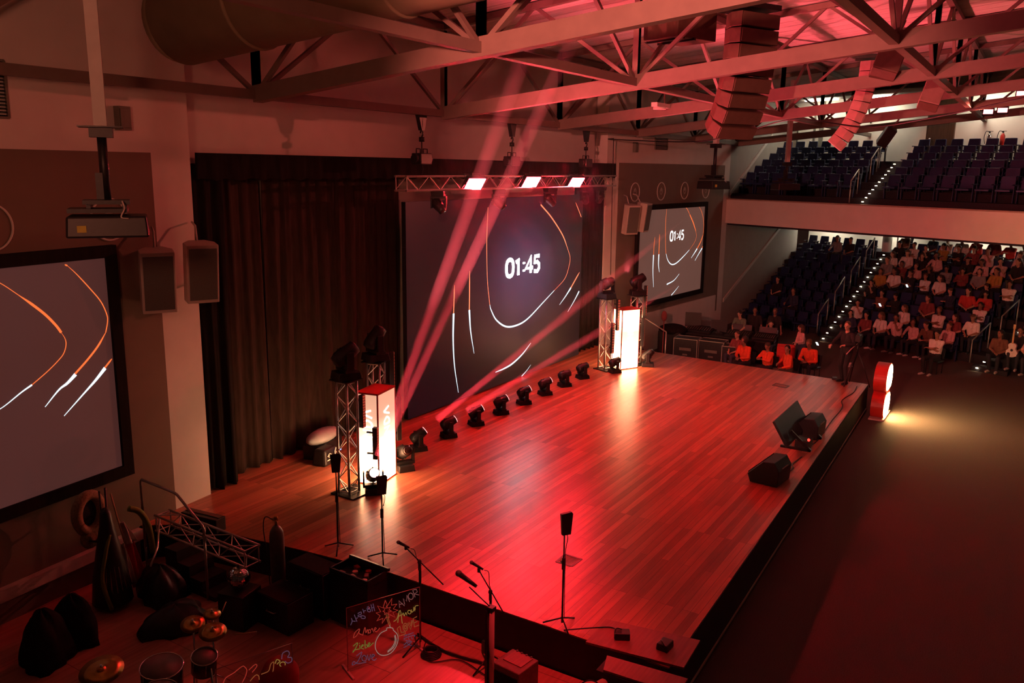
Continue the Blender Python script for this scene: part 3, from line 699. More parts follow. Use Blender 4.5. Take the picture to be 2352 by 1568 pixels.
ordn = ['first, nearest the near lightbox', 'second from the near lightbox', 'third from the near lightbox', 'fourth from the near lightbox', 'fifth from the near lightbox', 'sixth from the near lightbox', 'seventh from the near lightbox', 'eighth, nearest the far truss tower']
for i in range(8):
    d = [D1, D2, (1, -.7, .6), (1, -.7, .6), (1, -.7, .55), (1, -.7, .5), (1, -.75, .35), (1, -.65, .45)][i]
    moving_head('moving head lamp on the floor before the big screen, ' + ordn[i], (13.66+1.10*i, 10.82, 0), d, 1 if i < 6 else 0, -.55)
moving_head('lit moving head lamp on the floor in front of the near lightbox corner', (11.29, 10.02, 0), (-.55, -.62, .45), 2, -2.4, 1.08, 'moving head lamps beside the lightboxes')
moving_head('unlit moving head lamp on the floor at the screen side of the near lightbox', (12.56, 10.32, 0), (-.4, -.8, .4), 0, -2.1, 1.15, 'moving head lamps beside the lightboxes')
moving_head('moving head lamp on the floor in front of the far lightbox', (22.56, 10.35, 0), (.8, -.5, .35), 0, -.6, 1., 'moving head lamps beside the lightboxes')
moving_head('moving head lamp on the floor right of the far lightbox', (23.92, 9.86, 0), (.2, -.6, .7), 0, -1.2, 1.1, 'moving head lamps beside the lightboxes')
for lab, x, y, d in (('moving head lamp on top of the front near truss tower', 11.02, 10.38, (.7, -.3, .55)), ('moving head lamp on top of the rear near truss tower', 12.48, 10.95, (.5, -.2, .8)),
                     ('moving head lamp on top of the far truss tower nearest the screen', 22.77, 10.80, (-.35, -.75, .35)), ('moving head lamp on top of the rearmost far truss tower', 23.95, 10.32, (.5, -.6, .5))):
    moving_head(lab, (x, y, 2.2), d, 0, None, 1.35, 'moving head lamps on the truss towers')
# ------------------------------------------------------------------ flown front truss with three blinders
r = thing('lighting_truss', 'horizontal aluminium lighting truss flown in front of the valance', 'truss', (14.06, 11.55, 5.64))
truss_parts(r, (0, 0, 0), (10.35, 0, 0), .30, 26, .024, .009)
MT['blind'] = glow('red_blinder_face', (1., .022, .036), 640.)
for i, (x, z) in enumerate(((16.48, 5.64), (19.06, 5.67), (21.54, 5.64))):
    r = thing('blinder_lamp', 'bright red rectangular blinder lamp on the flown truss, ' + ['nearest of three', 'middle of three', 'farthest of three'][i], 'stage lamp', (x, 11.28, z), 0, 'red blinder lamps on the flown truss')
    R = Matrix.Rotation(rad(-12), 3, 'Z') @ Matrix.Rotation(rad(36), 3, 'X')
    b = MB(); b.box((0, .06, 0), (.58, .10, .36), 0, R); b.build('housing', 'black', r, bevel=.01)
    b = MB(); b.box(R @ V((0, .005, 0)) + V((0, .06, 0)) - R @ V((0, .062, 0)), (.52, .008, .30), 0, R); b.build('lamp_face', 'blind', r)
    b = MB(); b.tube([(-.31, .06, 0), (-.31, .12, .2), (.31, .12, .2), (.31, .06, 0)], .012); b.box((0, .14, .2), (.06, .1, .05)); b.build('bracket', 'blackm', r)
for i, x in enumerate((15.4, 17.9, 20.5, 22.6, 23.6)):
    r = moving_head('unlit lamp hanging under the flown truss, %s from the near end' % ['first', 'second', 'third', 'fourth', 'fifth'][i], (x, 11.55, 5.46), (-.6, .5, .7), 0, .4 + .3*i, 1.0, 'unlit lamps under the flown truss')
    r.rotation_euler = (PI, 0, .4+.3*i)
# chain hoists
for i, (x, z0) in enumerate(((14.80, 7.18), (18.48, 7.18), (22.58, 7.18))):
    r = thing('chain_hoist', 'chain hoist hanging from the roof truss over the flown truss, ' + ['nearest of three', 'middle of three', 'farthest of three'][i], 'hoist', (x, 11.55, 5.82), 0, 'chain hoists over the flown truss')
    zt = z0-5.82
    b = MB(); b.box((0, 0, .34), (.40, .26, .24)); b.cyl((-.28, 0, .34), (.28, 0, .34), .10, n=14); b.build('motor', 'black', r, bevel=.02)
    b = MB()
    for q in (-.12, .12): b.tube([(q-.07, 0, .46), (q-.07, 0, .55), (q+.07, 0, .55), (q+.07, 0, .46)], .012)
    b.tube([(0, 0, .22), (.02, 0, .12), (0, 0, .02)], .018); b.build('handle', 'blackm', r)
    b = MB(); b.cyl((0, 0, .46), (0, 0, zt-.62), .014, n=6); b.build('chain', 'blackm', r)
    b = MB(); b.cyl((0, 0, zt-.66), (0, 0, zt-.56), .06, n=12); b.tube([(0, 0, zt-.56), (.05, 0, zt-.5), (.03, 0, zt-.44), (-.03, 0, zt-.44), (-.04, 0, zt-.48)], .018); b.build('hook', 'blackm', r)
    b = MB(); b.add([(-.05, -.05, zt-.42), (.05, -.05, zt-.42), (.16, -.05, zt+.03), (-.02, -.05, zt+.03), (-.05, .05, zt-.42), (.05, .05, zt-.42), (.16, .05, zt+.03), (-.02, .05, zt+.03)], [(0, 1, 2, 3), (7, 6, 5, 4), (0, 4, 5, 1), (1, 5, 6, 2), (2, 6, 7, 3), (3, 7, 4, 0)])
    b.add([(-.17, -.05, zt-.05), (-.05, -.05, zt-.42), (-.02, -.05, zt-.3), (-.04, -.05, zt-.05), (-.17, .05, zt-.05), (-.05, .05, zt-.42), (-.02, .05, zt-.3), (-.04, .05, zt-.05)], [(0, 1, 2, 3), (7, 6, 5, 4), (0, 4, 5, 1), (1, 5, 6, 2), (2, 6, 7, 3), (3, 7, 4, 0)])
    b.build('sling', 'black', r)
# ------------------------------------------------------------------ lights inside the lamps, haze, added ceiling wash
def haze(name, dens, col=(1, 1, 1)):
    m = bpy.data.materials.new(name); m.use_nodes = True; n = m.node_tree.nodes; L = m.node_tree.links
    n.remove(n['Principled BSDF']); s = n.new('ShaderNodeVolumeScatter'); s.inputs['Color'].default_value = (*col, 1); s.inputs['Density'].default_value = dens; s.inputs['Anisotropy'].default_value = 0.
    L.new(s.outputs[0], n['Material Output'].inputs['Volume'])
    return m
MT['haze'] = haze('stage_haze', .009); MT['beamhaze'] = haze('dense_haze', .28); MT['beamhaze2'] = haze('thin_haze', .32)
b = MB(); b.box((0, 0, 0), (11.2, 2.1, 5.2)); tag(b.build('haze', 'haze', None, (19.5, 11.05, 4.4)), 'thin smoke haze hanging in front of the big screen', 'haze', None, 'stuff')
def beam(label, o, d, L, r0, r1, P, ms, fade=False):
    o = V(o); d = V(d).normalized(); b = MB()
    if fade: b.lathe([(r0, 0), (r0+(r1-r0)*.5, L*.5), (r1*.62, L*.75), (.01, L)], 16, 0, d.to_track_quat('Z', 'Y').to_matrix().to_4x4())
    else: b.cyl((0, 0, 0), d*L, r0, r1, n=16)
    tag(b.build('haze_beam', ms, None, o+d*.2), label, 'haze', 'hazy red light beams', 'stuff')
    light('AREA', 'beam_lamp', o+d*.02, o+d*5, P, (1, .045, .07), shape='DISK', size=r0*1.9, spread=2*math.atan((r1-r0)/L)*1.3)
LF = V((11.17, 9.88, .58))
beam('left of the two tall red beams rising beside the near lightbox', LF, (.45, -.135, 1), 10.6, .085, .20, 4., 'beamhaze')
beam('right of the two tall red beams rising beside the near lightbox', LF+V((.03, 0, 0)), (.60, -.165, 1), 10.6, .08, .18, 3.6, 'beamhaze')
beam('red beam from the first floor lamp slanting up across the big screen', (13.88, 10.68, .52), D1, 7.6, .08, .16, 3.4, 'beamhaze2', True)
beam('short red beam from the second floor lamp low across the big screen', (14.98, 10.68, .48), D2, 6.4, .08, .15, 3.0, 'beamhaze2', True)
RED = (1, .105, .13)
for o, t, P in (((11.4, 9.9, 3.0), (15.5, 5.5, 9.3), 3200), ((12.8, 10.4, 3.0), (19.5, 5, 9.), 3400), ((22.6, 10.2, 3.0), (21.5, 3.5, 9.5), 3600), ((24.1, 9.8, 3.0), (28, 2, 9.5), 3400)):
    light('SPOT', 'ceiling_wash_fill', o, t, P, RED, spot_size=rad(72), spot_blend=.9, shadow_soft_size=.08)  # added red fill to brighten the roof; the tower-top heads are unlit
# red wash lamp high over the near stage corner (above the frame)
light('SPOT', 'corner_wash_lamp', (8.6, 3.9, 8.15), (8.5, 5.3, 0), 2000, (1, .03, .04), spot_size=rad(34), spot_blend=.85, shadow_soft_size=.12)
# ------------------------------------------------------------------ roof trusses (two-way grid on a 5.3 m x 4.57 m module, rising towards the audience)
XG = [4.94, 10.24, 15.54, 20.84, 26.14, 31.44, 36.74, 42.04]; YG = [11.5, 6.93, 2.36, -2.21, -6.8]
def roof_truss(label, pts_b, pts_t, deep):
    c = V(pts_b[0]); r = thing('roof_truss', label, 'roof truss', c, 0, 'white steel roof trusses')
    B = [V(p)-c for p in pts_b]; T = [V(p)-c for p in pts_t]
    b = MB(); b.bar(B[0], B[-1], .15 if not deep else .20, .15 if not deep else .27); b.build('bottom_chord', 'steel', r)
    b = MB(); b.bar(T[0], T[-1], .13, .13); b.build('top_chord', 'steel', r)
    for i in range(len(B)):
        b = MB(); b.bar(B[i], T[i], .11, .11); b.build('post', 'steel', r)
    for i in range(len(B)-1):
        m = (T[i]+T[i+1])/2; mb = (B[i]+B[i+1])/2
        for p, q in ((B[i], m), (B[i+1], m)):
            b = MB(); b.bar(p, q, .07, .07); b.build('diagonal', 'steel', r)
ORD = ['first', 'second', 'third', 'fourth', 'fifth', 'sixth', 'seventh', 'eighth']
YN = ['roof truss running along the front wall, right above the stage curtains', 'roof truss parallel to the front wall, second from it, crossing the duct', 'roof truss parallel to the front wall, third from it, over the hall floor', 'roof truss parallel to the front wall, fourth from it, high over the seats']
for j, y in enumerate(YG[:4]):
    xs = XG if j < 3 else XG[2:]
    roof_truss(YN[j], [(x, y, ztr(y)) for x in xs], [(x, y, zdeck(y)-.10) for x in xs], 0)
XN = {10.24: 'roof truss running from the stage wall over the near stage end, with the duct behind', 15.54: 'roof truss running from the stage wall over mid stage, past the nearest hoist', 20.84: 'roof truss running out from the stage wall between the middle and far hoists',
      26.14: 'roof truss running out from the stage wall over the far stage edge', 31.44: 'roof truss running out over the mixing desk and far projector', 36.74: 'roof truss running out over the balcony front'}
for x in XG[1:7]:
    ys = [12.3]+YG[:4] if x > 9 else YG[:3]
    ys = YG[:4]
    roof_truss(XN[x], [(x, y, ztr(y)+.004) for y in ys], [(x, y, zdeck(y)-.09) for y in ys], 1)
# secondary struts lit along the ceiling
# fabric duct above the near stage end
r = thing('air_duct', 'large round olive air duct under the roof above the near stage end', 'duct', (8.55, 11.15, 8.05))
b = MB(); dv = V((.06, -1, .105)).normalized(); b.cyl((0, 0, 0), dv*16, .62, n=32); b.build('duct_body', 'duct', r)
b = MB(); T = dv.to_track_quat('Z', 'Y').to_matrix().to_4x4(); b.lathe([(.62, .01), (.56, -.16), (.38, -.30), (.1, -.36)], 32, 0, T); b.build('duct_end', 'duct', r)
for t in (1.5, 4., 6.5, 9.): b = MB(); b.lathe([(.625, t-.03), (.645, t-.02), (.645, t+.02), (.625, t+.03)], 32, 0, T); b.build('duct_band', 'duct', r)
# ------------------------------------------------------------------ projectors on drop poles
def projector(label, x, y, zb, ztop, zpost, rz, s=1.0, tags=True):
    r = thing('projector', label, 'projector', (x, y, zb), rz, 'ceiling projectors on drop poles')
    b = MB(); b.box((0, 0, .14*s), (.92*s, .66*s, .26*s), ty=.92, tx=.96); b.build('body', 'black', r, bevel=.025)
    b = MB(); b.cyl((.22*s, .33*s, .12*s), (.22*s, .45*s, .12*s), .085*s, .095*s, 18); b.build('lens', 'lens_off', r)
    b = MB(); b.box((-.1*s, 0, .33*s), (.66*s, .5*s, .05*s)); b.box((0, 0, .43*s), (.52*s, .36*s, .05*s))
    for q in (-.2, .2): b.box((q*s, 0, .38*s), (.05*s, .3*s, .12*s))
    b.build('mount_frame', 'black', r)
    b = MB(); b.cyl((0, 0, .44*s), (0, 0, zpost-zb-.06), .055*s, n=14); b.box((-.06*s, 0, .62*s), (.09*s, .1*s, .32*s)); b.box((0, 0, zpost-zb-.08), (.26*s, .26*s, .11*s)); b.build('drop_pole', 'black', r)
    b = MB(); b.box((0, 0, zpost-zb-.012), (.50*s, .36*s, .016)); b.build('flange_plate', 'blackm', r)
    b = MB(); h = ztop-zpost; b.box((0, 0, zpost-zb+h/2), (.145*s, .145*s, h)); b.build('square_post', 'trimwhite', r)
    if tags:
        b = MB(); b.box((-.28*s, -.325*s, .12*s), (.10*s, .012, .08*s)); b.build('label_sticker', 'yellowtag', r)
        b = MB(); b.tube(catmull([(.18*s, -.26*s, .45*s), (.2*s, -.30*s, .36*s), (.16*s, -.34*s, .26*s), (.24*s, -.33*s, .24*s)]), .008); b.build('white_cable', 'trimwhite', r)
    return r
projector('black ceiling projector on a white square post in front of the near wall', 6.14, 9.60, 5.11, 8.9, 6.42, -.62, .98)
projector('black ceiling projector on a pale post in front of the far wall roundels', 28.5, 9.65, 5.36, 8.9, 6.88, -.35, 1.05)
projector('distant dark projector on a thin pale post before the balcony seats', 30.05, 7.62, 5.35, 9.0, 6.31, -.8, .9, False)
# ------------------------------------------------------------------ flown loudspeakers
def line_array(label, top, n, w, h, d, dirv, curve, m, mg, lean=0.):
    dirv = V((dirv[0], dirv[1], 0)).normalized(); rz = math.atan2(dirv.y, dirv.x)
    r = thing('line_array', label, 'loudspeaker', top, rz, 'curved line arrays hung from the roof')
    b = MB(); b.box((-.05, 0, .10), (d*1.35, w*.9, .10)); b.bar((0, 0, .12), (0, 0, .75), .04); b.build('fly_bar', 'blackm', r)
    p = V((0, 0, 0)); a = lean
    for i in range(n):
        R = Matrix.Rotation(a, 3, 'Y')
        c = p+R @ V((0, 0, -h/2))
        b = MB(); poly = [(-d/2, -w*.30), (d*.05, -w/2), (d/2, -w/2), (d/2, w/2), (d*.05, w/2), (-d/2, w*.30)]
        T = Matrix.Translation(c) @ R.to_4x4() @ Matrix.Translation((0, 0, -h*.47)); b.prism(poly, T, h*.94)
        o = b.build('speaker_box', m, r, bevel=.014)
        b = MB(); b.box(c+R @ V((d/2+.006, 0, 0)), (.014, w*.94, h*.82), 0, R); b.build('grille', mg, o)
        p = p+R @ V((0, 0, -h)); a += curve[i] if hasattr(curve, '__len__') else curve
    return r
line_array('big curved line array hanging over the hall, nearest the camera', (17.2, 5.30, 9.00), 8, 1.05, .29, .62, (-.45, -.9), [.02, .03, .05, .07, .09, .11, .12, .12], 'arrayside', 'arraygrey', .03)
line_array('smaller pale curved line array hanging before the balcony', (23.65, 4.15, 8.75), 9, .62, .25, .42, (.2, -1), [.05, .06, .07, .08, .09, .1, .1, .1, .1], 'arrayred', 'arrayred', .02)
r = thing('subwoofer', 'dark subwoofer cabinet hung beside the big line array', 'loudspeaker', (16.75, 6.55, 8.62), -.35, 'flown dark cabinets')
b = MB(); b.box((0, 0, .2), (1.15, .9, .62)); b.build('cabinet', 'arrayside', r, bevel=.02)
b = MB()
for q in (-.42, -.1): b.box((q, 0, -.12), (.05, .96, .05))
b.build('fly_rail', 'blackm', r); b = MB(); b.cyl((0, 0, .5), (0, 0, .9), .02); b.build('hanging_rod', 'blackm', r)
def boxspk(label, loc, s, rot, m, mf, zt):
    r = thing('ceiling_loudspeaker', label, 'loudspeaker', loc, 0, 'box loudspeakers hung from the roof'); r.rotation_euler = rot
    b = MB(); b.box((0, 0, 0), s, tx=.8); b.build('cabinet', m, r, bevel=.02)
    b = MB(); b.box((0, 0, -s[2]/2-.01), (s[0]*.94, s[1]*.94, .02)); b.build('grille', mf, r)
    b = MB(); b.bar((0, 0, s[2]/2), (0, 0, s[2]/2+zt), .05); b.build('hanging_bracket', 'steel', r)
boxspk('brown box loudspeaker slung under the roof trusses, right of the big line array', (20.75, 3.25, 8.40), (.72, .55, .72), (.32, .30, .3), 'arraygrey', 'arrayside', .6)
boxspk('pale box loudspeaker under the roof, farther right near the flood lamps', (24.85, 2.75, 8.02), (.60, .5, .72), (.28, .26, .2), 'arrayred', 'arrayside', .7)
boxspk('small black loudspeaker hanging in front of the brown lobby door', (32.6, 4.92, 7.25), (.42, .36, .66), (.5, -.35, .2), 'black', 'black', .35)
# ceiling flood lamps (red) on the far trusses
MT['floodface'] = glow('red_flood_lamp_face', (1., .16, .16), 9.)
for i, (x, y, z) in enumerate(((32.94, 1.91, 8.02), (32.96, 1.50, 8.06), (32.98, 1.02, 8.58))):
    r = thing('flood_lamp', 'glowing red flood lamp under the roof over the balcony, %s from the exit sign' % ['third', 'second', 'first'][i], 'stage lamp', (x, y, z), 0, 'red flood lamps under the roof')
    R = Matrix.Rotation(rad(35), 3, 'Y'); b = MB(); b.box((.05, 0, .02), (.12, .34, .26), 0, R); b.build('housing', 'black', r)
    b = MB(); b.box(R @ V((-.03, 0, 0))+V((0, 0, -.01)), (.02, .28, .17), 0, R); b.build('lamp_face', 'floodface', r)
    b = MB(); b.bar((.06, 0, .1), (.06, 0, .35), .03); b.build('bracket', 'blackm', r)
light('SPOT', 'flood_lamp_beam', (32.6, 1.6, 7.9), (6.6, 12.2, 5.2), 5500, (1, .15, .10), spot_size=rad(28), spot_blend=.8, shadow_soft_size=.15)
light('SPOT', 'flood_lamp_beam', (1.0, 3.2, 6.9), (32.5, 9.0, 4.4), 9000, (1, .23, .17), spot_size=rad(44), spot_blend=.6, shadow_soft_size=.15)
light('SPOT', 'near_wall_fill', (.5, 4.2, 6.7), (8.0, 12.0, 8.4), 560, (1, .30, .17), spot_size=rad(78), spot_blend=.7, shadow_soft_size=.5)  # added unseen warm fill for the near wall, duct and projector post
# hanging black cable, ceiling fan-like fixture
b = MB(); P = [(25.6, 12.1, 6.97), (25.29, 12.0, 6.93), (24.26, 9.34, 6.81), (23.66, 8.08, 6.85), (22.99, 6.9, 7.05), (21.85, 5.40, 7.26), (22.67, 3.9, 7.09), (21.86, 2.47, 7.22), (19.99, .57, 7.48), (18.6, -1.2, 7.75)]
b.tube(catmull(P, 8), .018, 6); b.tube([(25.6, 12.1, 6.97), (25.66, 12.1, 4.6), (25.75, 12.1, 2.5)], .014, 6)
tag(b.build('power_cable', 'black'), 'long black cable swagged under the roof and dropping beside the valance end', 'cable')
r = thing('ceiling_lamp', 'small pale fixture on a strut under the roof beside the big line array', 'lamp', (20.35, 8.35, 7.50))
b = MB(); b.box((0, 0, .06), (.9, .16, .10)); b.build('housing', 'trimwhite', r); b = MB(); b.cyl((-.1, 0, -.04), (-.1, 0, .01), .16, n=18); b.build('lamp_disc', 'trimwhite', r)
b = MB(); b.bar((.2, 0, .1), (.2, 0, .5), .03); b.build('hanging_strut', 'steel', r)
# ------------------------------------------------------------------ people: one continuous skin per body, hair and eyes as children
def seg_d(P, a, b, r0, r1):
    ab = b-a; L = max(1e-9, ab.dot(ab)); t = np.clip((P-a) @ ab/L, 0, 1)
    return np.linalg.norm(P-(a+t[:, None]*ab), axis=1)/(r0+(r1-r0)*t)
def body_mesh(name, caps, ells, vox=.016):
    b = MB()
    for p0, p1, r0, r1, tg in caps:
        p0 = V(p0); p1 = V(p1)
        if (p1-p0).length > 1e-5: b.cyl(p0, p1, r0, r1, 12)
        b.ell(p0, r0, seg=12, ring=6); b.ell(p1, r1, seg=12, ring=6)
    for c, r, tg, R in ells: b.ell(c, r, 0, R, 14, 9)
    o = b.build(name+'_raw', 'skin')
    m = o.modifiers.new('r', 'REMESH'); m.mode = 'VOXEL'; m.voxel_size = vox; m.use_smooth_shade = True
    s = o.modifiers.new('s', 'SMOOTH'); s.factor = .5; s.iterations = 2
    dg = bpy.context.evaluated_depsgraph_get(); me = bpy.data.meshes.new_from_object(o.evaluated_get(dg))
    bpy.data.objects.remove(o)
    me.name = name; me.materials.clear()
    for k in ('skin', 'skin', 'trouser', 'shoe'): me.materials.append(M(k))
    n = len(me.polygons); C = np.empty(n*3); me.polygons.foreach_get('center', C); C = C.reshape(-1, 3)
    best = np.full(n, 1e9); tag_ = np.zeros(n, int)
    for p0, p1, r0, r1, tg in caps:
        d = seg_d(C, np.array(p0, float), np.array(p1, float), r0, r1); k = d < best; best[k] = d[k]; tag_[k] = tg
    for c, r, tg, R in ells:
        q = C-np.array(c)
        if R is not None: q = q @ np.array(R)
        d = np.linalg.norm(q/np.array(r if hasattr(r, '__len__') else (r, r, r)), axis=1); k = d < best; best[k] = d[k]; tag_[k] = tg
    me.polygons.foreach_set('material_index', tag_.tolist()); me.polygons.foreach_set('use_smooth', [True]*n); me.update()
    return me
def two_bone(a, c, l1, l2, pole):
    a = V(a); c = V(c); d = c-a; L = min(d.length, (l1+l2)*.999); u = d.normalized()
    x = (l1*l1-l2*l2+L*L)/(2*L); h = math.sqrt(max(0, l1*l1-x*x)); p = V(pole)-u*u.dot(V(pole)); p = p.normalized() if p.length > 1e-6 else V((0, 0, -1))
    return a+u*x+p*h, a+u*L
def hand(caps, ells, w, d, side, curl=.6, up=(0, 0, 1)):
    d = V(d).normalized(); s = d.cross(V(up)); s = s.normalized() if s.length > .1 else V((0, 1, 0)); n = s.cross(d)
    c = w+d*.045
    R = Matrix((d, s, n)).transposed(); ells.append((tuple(c), (.052, .042, .020), 0, R))
    for i, (o, L) in enumerate(((-.030, .070), (-.010, .080), (.010, .076), (.030, .060))):
        k = c+d*.042+s*o; a = k+(d*math.cos(curl*.5)-n*math.sin(curl*.5))*L*.5; e = a+(d*math.cos(curl*1.3)-n*math.sin(curl*1.3))*L*.5
        caps.append((tuple(k), tuple(a), .0105, .0098, 0)); caps.append((tuple(a), tuple(e), .0098, .0085, 0))
    k = w+d*.02+s*(-side*.036); a = k+(d*.6-s*side*.7-n*.2).normalized()*.034; e = a+(d*.9-s*side*.2-n*.3).normalized()*.028
    caps.append((tuple(k), tuple(a), .0125, .011, 0)); caps.append((tuple(a), tuple(e), .011, .009, 0))
PEOPLE = {}
def make_person(key, sit=True, lean=.1, hl=(.28, .16, .66), hr=(.28, -.16, .66), turn=0., nod=0., hair='short', sleeve=.45, kn=.13, shorts=False, step=0., vox=.016, bend=0.):
    caps = []; ells = []
    hz = .53 if sit else .93
    hip = V((0, 0, hz)); tl = .50
    sp = V((math.sin(lean), 0, math.cos(lean))); chest = hip+sp*.30; shc = hip+sp*tl
    for y in (-.075, .075):
        caps.append(((0, y, hz-.01), (0, y, hz+.08), .115, .115, 2))
        caps.append((tuple(hip+sp*.08+V((0, y*.9, 0))), tuple(chest+V((0, y, 0))), .108, .125, 1)); caps.append((tuple(chest+V((0, y, 0))), tuple(shc+V((-.01, y*1.1, -.04))), .125, .085, 1))
    sl = shc+V((0, .185, -.015)); sr = shc+V((0, -.185, -.015)); caps.append((tuple(sl), tuple(sr), .062, .062, 1))
    nk = shc+sp*.02; hc = shc+V((math.sin(lean*.6)*.2+.03, 0, .215*math.cos(lean*.5)))
    caps.append((tuple(nk), tuple(hc+V((-.01, 0, -.07))), .058, .052, 0))
    Rh = Matrix.Rotation(turn, 3, 'Z') @ Matrix.Rotation(nod, 3, 'Y')
    H = lambda x, y, z: tuple(hc+Rh @ V((x, y, z)))
    ells += [(H(0, 0, .02), (.098, .078, .105), 0, Rh), (H(.022, 0, -.055), (.068, .058, .066), 0, Rh)]
    caps += [(H(.085, 0, .018), H(.112, 0, -.022), .012, .017, 0), (H(.075, -.035, .035), H(.075, .035, .035), .018, .018, 0), (H(.086, -.018, -.065), H(.086, .018, -.065), .011, .011, 0), (H(.07, 0, -.105), H(.07, 0, -.1), .022, .022, 0)]
    for s in (-1, 1): ells.append((H(-.005, s*.080, .0), (.022, .012, .034), 0, Rh))
    for s, S, T in ((1, sl, hl), (-1, sr, hr)):
        T = V(T); el, w = two_bone(S, T, .29, .25, (-.35, s*.75, -.5))
        f = w-el; ms = el+f*max(0, (sleeve-.5)*2) if sleeve > .5 else S+(el-S)*(sleeve*2)
        if sleeve <= .5:
            caps.append((tuple(S), tuple(ms), .060, .057, 1)); caps.append((tuple(ms), tuple(el), .046, .042, 0)); caps.append((tuple(el), tuple(w), .042, .029, 0))
        else:
            caps.append((tuple(S), tuple(el), .060, .051, 1)); caps.append((tuple(el), tuple(ms), .050, .040, 1)); caps.append((tuple(ms), tuple(w), .034, .029, 0))
        hand(caps, ells, w, f.normalized()+V((.25, -s*.1, 0)), s, .8)
    for s in (1, -1):
        a = V((0, s*.095, hz-.03))
        if sit: k = V((.43, s*kn, hz+.0)); an = V((.40+.05*s*step, s*(kn-.02), .09)); toe = an+V((.17, s*.03, -.045))
        else: an = V((s*step, s*(.10+kn*.3), .09)); k, _ = two_bone(a, an, .42, .42, (1, 0, 0)); toe = an+V((.17, s*.03, -.045))
        caps.append((tuple(a), tuple(k), .092, .066, 2)); caps.append((tuple(k), tuple(an), .062, .045, 0 if shorts else 2))
        caps.append((tuple(an+V((-.03, 0, -.045))), tuple(toe), .044, .038, 3))
    me = body_mesh(key, caps, ells, vox)
    b = MB(); Hm = Matrix.Translation(hc) @ Rh.to_4x4()
    if hair == 'short':
        b.ell(H(-.018, 0, .045), (.101, .086, .092), 0, Rh, 14, 8, -.25, 1.)
    elif hair == 'long':
        b.ell(H(-.020, 0, .040), (.104, .090, .098), 0, Rh, 14, 8, -.45, 1.)
        b.tube([Hm @ V(p) for p in ((-.06, 0, .05), (-.085, 0, -.06), (-.08, 0, -.18), (-.06, 0, -.29))], [.075, .085, .075, .035], 10)
    elif hair == 'cap':
        b.ell(H(-.005, 0, .045), (.106, .090, .085), 0, Rh, 14, 8, .0, 1.); b.box(H(.12, 0, .05), (.10, .13, .012), 0, Rh)
    elif hair == 'hood':
        b.ell(H(-.030, 0, .02), (.118, .105, .135), 0, Rh, 14, 9, -.9, 1.)
    hm = b.build('hair', 'hair'); hmesh = hm.data; bpy.data.objects.remove(hm)
    b = MB()
    for s in (-1, 1): b.ell(H(.083, s*.032, .012), (.010, .014, .010), 0, Rh, 8, 5)
    em = b.build('eyes', 'black'); emesh = em.data; bpy.data.objects.remove(em)
    PEOPLE[key] = (me, hmesh, emesh, hc)
SKINS = [mat('skin_tone', c, .55, var=.06, scale=10) for c in ((.45, .25, .17), (.34, .18, .11), (.52, .31, .22), (.24, .12, .075))]
HAIRS = [mat('hair_tone', c, .6, var=.3, scale=30) for c in ((.015, .010, .008), (.05, .028, .016), (.03, .02, .015), (.11, .065, .03))]
TROUS = [mat('trouser_cloth', c, .85, var=.15, scale=20) for c in ((.02, .02, .03), (.045, .055, .09), (.07, .055, .04), (.015, .015, .016))]
def person(key, loc, rz, shirt, label, group=None, s=1., skin=None, hair=None, tr=None, shoe=None, eyes=True):
    me, hm, em, hc = PEOPLE[key]
    o = bpy.data.objects.new('person', me); COL.objects.link(o); o.location = loc; o.rotation_euler = (0, 0, rz); o.scale = (s, s, s)
    tag(o, label, 'person', group)
    for i, m in enumerate((skin or rnd.choice(SKINS), SHIRT[shirt], tr or rnd.choice(TROUS), shoe or rnd.choice([M('shoe'), M('black')]))):
        o.material_slots[i].link = 'OBJECT'; o.material_slots[i].material = m
    h = bpy.data.objects.new('hair', hm); COL.objects.link(h); h.parent = o
    h.material_slots[0].link = 'OBJECT'; h.material_slots[0].material = hair or rnd.choice(HAIRS)
    if eyes: e = bpy.data.objects.new('eyes', em); COL.objects.link(e); e.parent = o
    return o
make_person('sit_lap', lean=.02, hl=(.30, .10, .66), hr=(.30, -.10, .66))
make_person('sit_fwd', lean=.42, hl=(.44, .07, .68), hr=(.45, -.05, .70), nod=.35, sleeve=.95)
make_person('sit_cross', lean=-.06, hl=(.20, -.10, .82), hr=(.22, .10, .86), sleeve=.4, nod=.1)
make_person('sit_chin', lean=.22, hl=(.27, .06, 1.02), hr=(.33, -.12, .70), sleeve=.35, turn=.3, nod=.15)
make_person('sit_phone', lean=.05, hl=(.38, .05, .86), hr=(.38, -.07, .86), nod=.45, sleeve=.9)
make_person('sit_long', lean=.08, hl=(.28, .12, .66), hr=(.30, -.06, .68), hair='long', turn=-.4, sleeve=.4)
make_person('sit_turn', lean=.12, hl=(.30, .14, .66), hr=(.20, -.30, .72), hair='long', turn=.7, sleeve=.95)
make_person('sit_hood', lean=.18, hl=(.34, .05, .70), hr=(.35, -.05, .70), hair='hood', nod=.2, sleeve=.95)
make_person('sit_cap', lean=.10, hl=(.32, .10, .66), hr=(.30, -.12, .66), hair='cap', sleeve=.45)
make_person('stand', sit=False, lean=.03, hl=(.10, .30, .82), hr=(.12, -.30, .82), step=.06, sleeve=.45)
make_person('stand_desk', sit=False, lean=.40, hl=(.50, .14, .98), hr=(.52, -.12, .98), nod=.45, sleeve=.4, step=.08)
make_person('stand_cam', sit=False, lean=.05, hl=(.34, .22, 1.16), hr=(.40, -.20, 1.10), turn=.35, nod=.05, sleeve=.95, step=.10, vox=.012, kn=.2)
make_person('stand_talk', sit=False, lean=.06, hl=(.30, .20, 1.12), hr=(.14, -.28, .86), turn=-.6, hair='long', sleeve=.95, step=.05)
